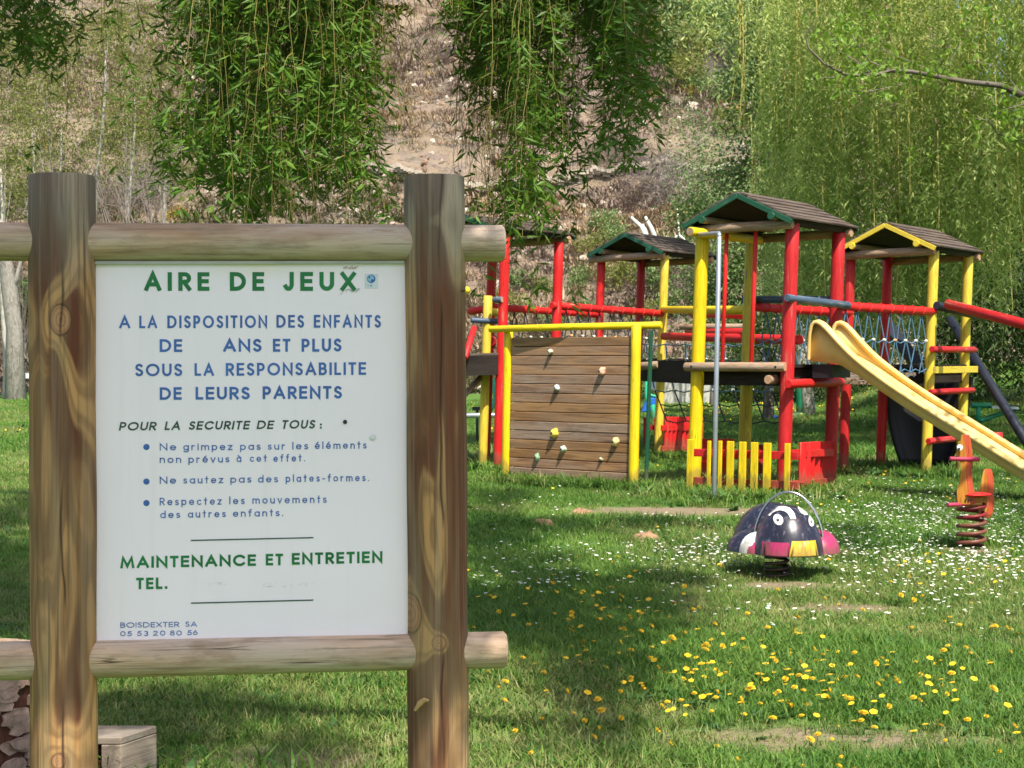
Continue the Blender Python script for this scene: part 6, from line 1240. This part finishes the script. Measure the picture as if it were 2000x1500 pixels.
bushes('gorse_bush', 'small yellow flowering gorse bush on the slope', 'gorse bush', 'gorse bushes on the hillside',
       [(840, 150, .35), (1270, 185, .55), (1285, 195, .4), (1345, 190, .5), (1440, 225, .5), (1290, 12, .8), (1330, 8, .7), (1250, 16, .8), (1370, 14, .7), (380, 145, .5), (365, 20, .5), (350, 425, .5), (330, 428, .4), (80, 290, .5), (1400, 57, .5), (1415, 205, .4), (770, 30, .6), (1230, 180, .4), (370, 30, .5), (1060, 145, .4)], [GOR], 500, 1.0, .12, .07, .6)
bushes('bare_shrub', 'leafless greyish purple shrub on the slope', 'bare shrub', 'bare twiggy shrubs on the hillside',
       [(1210, 330, 1.2), (1240, 335, 1.1), (1280, 345, 1.2), (1320, 360, 1.3), (1170, 320, 1.0), (1300, 400, 1.3), (1250, 390, 1.0), (1350, 110, .9), (1400, 150, 1.0), (1440, 130, 1.0), (870, 120, .9), (640, 60, 1.0), (400, 60, 1.0), (1380, 170, .9), (1340, 590, 1.0), (1370, 560, 1.0), (1280, 540, .9), (290, 400, 1.3), (240, 420, 1.2), (310, 330, 1.0), (1180, 90, 1.0)], [leafmat('bare_purple_twigs', [(.09, .065, .06), (.16, .12, .105), (.25, .20, .175)], .05), leafmat('bare_grey_twigs', [(.13, .11, .10), (.22, .19, .17), (.33, .29, .25)], .05)], 1300, 1.0, .35, .014, .8)
# bleached dead branches and thin poles
M['bleach'] = plain('bleached_wood', (.72, .70, .66), .7)
def pole_thing(nm, lab, cat, segs, dp, r_): 
    o_ = at(*segs[0][0], dp); e = thing(nm, o_, lab, cat)
    for sgm in segs: tube_obj('stick', [at(x, y, dp) for x, y in sgm], [r_ * (1 - .5 * i / (len(sgm) - 1)) for i in range(len(sgm))], M['bleach'], e, seg=7)
pole_thing('dead_branch', 'bleached forked dead branches sticking up from the slope above a tower roof', 'dead branch', [[(1262, 465), (1252, 442), (1232, 424)], [(1280, 466), (1272, 445), (1260, 423)], [(1262, 460), (1258, 446), (1254, 438)]], 62, .10)
pole_thing('dead_sapling', 'thin white dead sapling with two low side twigs on the slope', 'dead sapling', [[(1327, 474), (1325, 440), (1323, 408)], [(1327, 460), (1335, 466), (1340, 472)], [(1326, 458), (1320, 463), (1318, 466)]], 62, .045)
pole_thing('white_stake', 'short white stake standing among shrubs up the slope', 'stake', [[(1368, 200), (1370, 178)]], 90, .08)
tw = []
def twig_bush(x, y, dp, n_, hgt, spread):
    b = at(x, y, dp)
    for k in range(n_):
        a = random.uniform(-1, 1) * spread; h_ = hgt * random.uniform(.5, 1.1); c = random.uniform(-.4, .4); tw.append([(b.x + random.gauss(0, .15), b.y + random.gauss(0, .15), b.z + 0), (b.x + a * .45 * h_, b.y + c * .5, b.z + h_ * .5), (b.x + a * h_ + random.gauss(0, .06), b.y + c, b.z + h_)])
for x, y, dp, n_, hg, sp_ in ((210, 445, 55, 16, 2.4, .35), (250, 445, 55, 18, 2.6, .4), (180, 445, 55, 8, 2.4, .3), (300, 445, 56, 24, 2.6, .5), (40, 700, 55, 36, 3.0, .5), (20, 600, 56, 20, 3, .5), (120, 500, 56, 20, 4, .3)): twig_bush(x, y, dp, n_, hg, sp_)
b0_ = at(210, 445, 55); o_ = tubes_np('bare_undergrowth', tw, .016, .005, M['greytwig'], None, kind='stuff', orig=V((b0_.x, b0_.y, 0)))
tw = []
for k in range(2600):                                  # tangle of dead stems on the bank to the right
    x = random.uniform(1740, 2040); y = random.uniform(610, 712); dp = random.uniform(44, 48); p = at(x, y, dp); a = random.uniform(-1.2, 1.2); l = random.uniform(.2, .6); q_ = (p.x + math.sin(a) * l, p.y + random.gauss(0, .2), p.z + math.cos(a) * l * random.choice((1, 1, -.4))); tw.append([tuple(p), ((p.x + q_[0]) / 2 + random.gauss(0, .05), p.y, (p.z + q_[2]) / 2 + .06), q_])
b0_ = at(1900, 700, 46); tubes_np('dead_bramble', tw, .014, .006, M['deadtwig'], None, kind='stuff', orig=V((b0_.x, b0_.y, 0)))
N = 500; ex_ = rng.uniform(.08, .34, N); Yb = rng.uniform(44, 49, N)

# ------------------------------------------------------------------ grass, weeds and flowers
gA = blade_mat('grass_blade', (.05, .14, .02), (.12, .25, .035), (.25, .37, .075), .42); gB = blade_mat('dry_grass_blade', (.15, .21, .045), (.27, .30, .09), (.40, .38, .17), .35)
WLM = blade_mat('weed_leaf', (.04, .11, .025), (.07, .165, .04), (.12, .23, .06), .3)
gs = [tuft('grass_tuft_%d' % k, 30, .075, .075, .0045, .9, gA, seed=20 + k) for k in range(4)] + [tuft('grass_tuft_%d' % (4 + k), 22, .06, .08, .004, 1.1, gB, seed=30 + k) for k in range(2)]
gs += [tuft('weed_rosette_%d' % k, 9, .05, .012, .022, 1.9, WLM, .9, seed=40 + k) for k in range(2)]
def scatter_lawn(n_, y0, y1, power=1.0, extra=.03):
    u = rng.random(n_); Y = y0 + (y1 - y0) * u ** power; X = rng.uniform(-.315 - extra, .315 + extra, n_) * Y
    return X, Y
PX, PY, PS, PI = [], [], [], []
for n_, y0, y1, pw, sc in ((30000, 4.6, 10, .8, 1.0), (30000, 10, 20, .8, 1.15), (26000, 20, 50, .9, 2.0)):
    X, Y = scatter_lawn(n_, y0, y1, pw)
    pt = np.array([patch_at(x, y) for x, y in zip(X, Y)]) if y0 < 20 else np.zeros(n_)
    dens = vn3(X * 1.3 + 30, Y * 1.3 + 30) + .5
    k = (rng.random(n_) > pt * 1.0) & (rng.random(n_) < .55 + dens * .6); X, Y, pt = X[k], Y[k], pt[k]; n2 = len(X)
    dry = (vn4(X * .8 + 7, Y * .5 + 7) > .13) | (pt > .25) | (rng.random(n2) < .08)
    ii_ = np.where(dry & (rng.random(n2) < .65), rng.integers(4, 6, n2), np.where(rng.random(n2) < .17, rng.integers(6, 8, n2), rng.integers(0, 4, n2)))
    s2_ = sc * rng.uniform(.55, 1.2, n2) * (1 + .5 * (vn2(X * .7 + 5, Y * .7 + 5))) * (1 - .35 * np.minimum(pt, 1)); PX.append(X); PY.append(Y); PS.append(s2_); PI.append(ii_)
# longer growth round the feet of posts and the climbing wall
feet = [(T3.p(0, 0, 0), .35), (T3.p(.93, 0, 0), .35), (T4.p(0, 0, 0), .3), (T4.p(.93, 0, 0), .3), (T4.p(0, 1, 0), .3), (T1.p(.95, 0, 0), .3), (T2.p(.95, 0, 0), .35), (V((fa.x, fa.y, 0)).lerp(V((fb.x, fb.y, 0)), .5), .9), (fp + V((0, .3, 0)), .3), (at(1600, 700, 15.3), .4), (V((st0.x, st0.y, 0)), .5)]
for c, rd in feet + [(cA.lerp(cB, t_) + WN * .08, .22) for t_ in np.linspace(0, 1, 9)]:
    k = int(70 * rd / .3); PX.append(rng.normal(c.x, rd * .5, k)); PY.append(rng.normal(c.y, rd * .4, k)); PS.append(rng.uniform(1.2, 2.9, k)); PI.append(np.where(rng.random(k) < .3, rng.integers(6, 8, k), rng.integers(0, 6, k)))
X = np.concatenate(PX); Y = np.concatenate(PY); S = np.concatenate(PS); I = np.concatenate(PI)
kk = [not any(((x - ground(mx, my).x) / .1) ** 2 + ((y - ground(mx, my).y) / .11) ** 2 < 1 for mx, my in ((1135, 1005), (1262, 1053), (1060, 1026))) for x, y in zip(X, Y)]
X, Y, S, I = X[kk], Y[kk], S[kk], I[kk]; n_ = len(X); Zg = np.array([terr(x, y) for x, y in zip(X, Y)]) - .012
S3 = np.stack([S * np.where(Y > 20, 1.3, 1), S * np.where(Y > 20, 1.3, 1), S * np.where(Y > 20, .62, .85)], -1)
gn_scatter('grass', np.stack([X, Y, Zg], -1), np.stack([rng.normal(scale=.12, size=n_), rng.normal(scale=.12, size=n_), rng.random(n_) * 6.28], -1), S3, I, gs)
# dandelions
M['dand'], dnt, dbs = new_mat('dandelion_yellow'); 
dn = noise(dnt, nd(dnt, 'ShaderNodeTexCoord').outputs['Object'], 90, 3, .6); dnt.links.new(mixc(dnt, dn, (.55, .28, .004), (.80, .55, .01)), dbs.inputs['Base Color']); dbs.inputs['Roughness'].default_value = .7
M['stem'] = plain('flower_stem', (.13, .20, .06), .6); M['daisyw'] = plain('daisy_white', (.80, .80, .78), .6, bmp=0); M['daisyy'] = plain('daisy_eye', (.75, .50, .02), .6, bmp=0)
def dandelion(k):
    g = random.Random(k); m_ = MB(); h = g.uniform(.05, .085); c = V((g.uniform(-.01, .01), g.uniform(-.01, .01), h)); m_.tube([(0, 0, 0), c * .5, c], .0018, seg=4, cap=False, mi=0)
    nv = V((g.uniform(-.6, .6), g.uniform(-.8, .3), 1)).normalized(); X_ = nv.orthogonal().normalized(); Y_ = nv.cross(X_); q0_ = (1, .92, .6, 1, .8, 1.05)[k % 6]; u0_ = (1, 1, 2.6, 1, 1.6, 1)[k % 6]
    for layer_, (rr_, up_, n2) in enumerate(((.0165 * q0_, .001 * u0_, 17), (.013 * q0_, .006 * u0_, 14), (.008 * q0_, .009 * u0_, 9))):
        for i in range(n2):
            a = 2 * math.pi * (i + layer_ * .5) / n2; a2 = a + .19; d1 = X_ * math.cos(a - .16) + Y_ * math.sin(a - .16); d2 = X_ * math.cos(a + .16) + Y_ * math.sin(a + .16); q_ = rr_ * g.uniform(.85, 1.1)
            m_.add([c, c + d1 * q_ + nv * up_, c + d2 * q_ + nv * (up_ + .001)], [(0, 1, 2)], False, None, 1)
    return m_.build('dandelion', [M['stem'], M['dand']])
dps = [dandelion(k) for k in range(6)]; used = [False] * 6; nd_ = 0; rest = []
cand = []
DC = [((1700, 1350), (330, 75), 95), ((1400, 1310), (170, 60), 45), ((1150, 1180), (100, 38), 36), ((1180, 1290), (150, 40), 30), ((1500, 1240), (200, 60), 26), ((1850, 1230), (120, 60), 22), ((1050, 1400), (150, 60), 14), ((1550, 1440), (250, 50), 26), ((1080, 1230), (160, 40), 16), ((1650, 1120), (260, 40), 14), ((500, 1390), (180, 40), 8)]
for (mx, my), (sx_, sy_), q in DC:
    for k in range(q): cand.append((random.gauss(mx, sx_), random.gauss(my, sy_)))
cand += [(390, 1338), (1520, 1480), (1060, 1400), (1030, 1430), (958, 1432), (1085, 1395), (1610, 1355), (1250, 1412), (1360, 1385), (1840, 1345), (1936, 1345), (1970, 1150)]
for x, y in cand:
    if y < 1000 or y > 1530 or x < 150 or x > 2030: continue
    p = ground(x, y); s2_ = random.choice((.5, .62, .75, .85, .98)) * random.uniform(.9, 1.1)
    k = nd_ % 6
    if not used[k]: o_ = dps[k]; used[k] = True
    else: o_ = dps[k].copy(); COL.objects.link(o_)
    o_.location = (p.x, p.y, -.012); o_.rotation_euler = (0, 0, random.uniform(-.7, .7)); o_.scale = (s2_, s2_, s2_ * random.uniform(.7, 1.1)); tag(o_, 'open yellow dandelion flower standing in the short grass', 'dandelion', 'dandelions in the lawn'); nd_ += 1
    if nd_ >= 298: break
def daisy(k, mat2, r_=.0095, name='daisy_head'):
    g = random.Random(k); m_ = MB(); nv = V((g.uniform(-.3, .3), g.uniform(-.6, 0), 1)).normalized(); c = V((0, 0, g.uniform(.04, .06))); X_ = nv.orthogonal().normalized(); Y_ = nv.cross(X_); pts = [c + (X_ * math.cos(i * .6283) + Y_ * math.sin(i * .6283)) * r_ * (1 if i % 2 else .86) + nv * .001 for i in range(10)]
    m_.add([c] + pts, [(0, 1 + i, 1 + (i + 1) % 10) for i in range(10)], False, None, 0); m_.add([c + nv * .003 + (X_ * math.cos(i * 1.26) + Y_ * math.sin(i * 1.26)) * r_ * .3 for i in range(5)], [(0, 1, 2, 3, 4)], False, None, 1); return m_.build(name, [mat2, M['daisyy']])
ds = [daisy(k, M['daisyw']) for k in range(3)] + [daisy(7 + k, M['dand'], .0125, 'far_dandelion_head') for k in range(2)]
Qx, Qi = [], []
for (mx, my), (sx_, sy_), q, ty in (((1850, 1010), (150, 30), 1300, 0), ((1750, 1080), (170, 32), 800, 0), ((1950, 1090), (90, 35), 520, 0), ((1400, 1085), (60, 14), 170, 0), ((1330, 1015), (70, 12), 110, 0), ((1180, 1095), (120, 22), 130, 0), ((1010, 1135), (70, 22), 120, 0), ((1060, 990), (90, 22), 50, 0), ((1500, 1105), (220, 35), 240, 0), ((1600, 1000), (80, 30), 170, 0), ((1780, 1180), (160, 30), 160, 0), ((1750, 960), (140, 12), 120, 0), ((1450, 1180), (160, 30), 60, 0),
                                   ((1560, 1320), (210, 45), 75, 1), ((1400, 1330), (150, 40), 40, 1), ((1130, 1180), (110, 30), 30, 1), ((1750, 1400), (200, 50), 20, 1), ((1430, 808), (90, 9), 260, 1), ((1600, 800), (120, 8), 150, 1), ((1330, 800), (60, 6), 90, 1), ((1700, 960), (200, 25), 30, 1), ((20, 860), (40, 50), 20, 1), ((1800, 940), (150, 15), 20, 1), ((1900, 1120), (100, 30), 30, 1), ((950, 840), (30, 40), 20, 1), ((1400, 900), (200, 60), 60, 1)):
    for k in range(int(q * (.8 if ty == 0 else 1))):
        x, y = random.gauss(mx, sx_), random.gauss(my, sy_)
        if y < 785: continue
        p = ground(x, y); p.z = terr(p.x, p.y)
        if patch_at(p.x, p.y) > .6: continue
        Qx.append((p.x, p.y, p.z - .008)); Qi.append(random.randrange(3) if ty == 0 else 3 + random.randrange(2))
Qx = np.array(Qx); n_ = len(Qx); s2_ = rng.uniform(.7, 1.25, n_) * np.where(Qx[:, 1] > 25, 1.6, 1)
gn_scatter('lawn_flowers', Qx, np.stack([np.zeros(n_), np.zeros(n_), rng.uniform(-.8, .8, n_)], -1), np.stack([s2_, s2_, s2_], -1), Qi, ds)
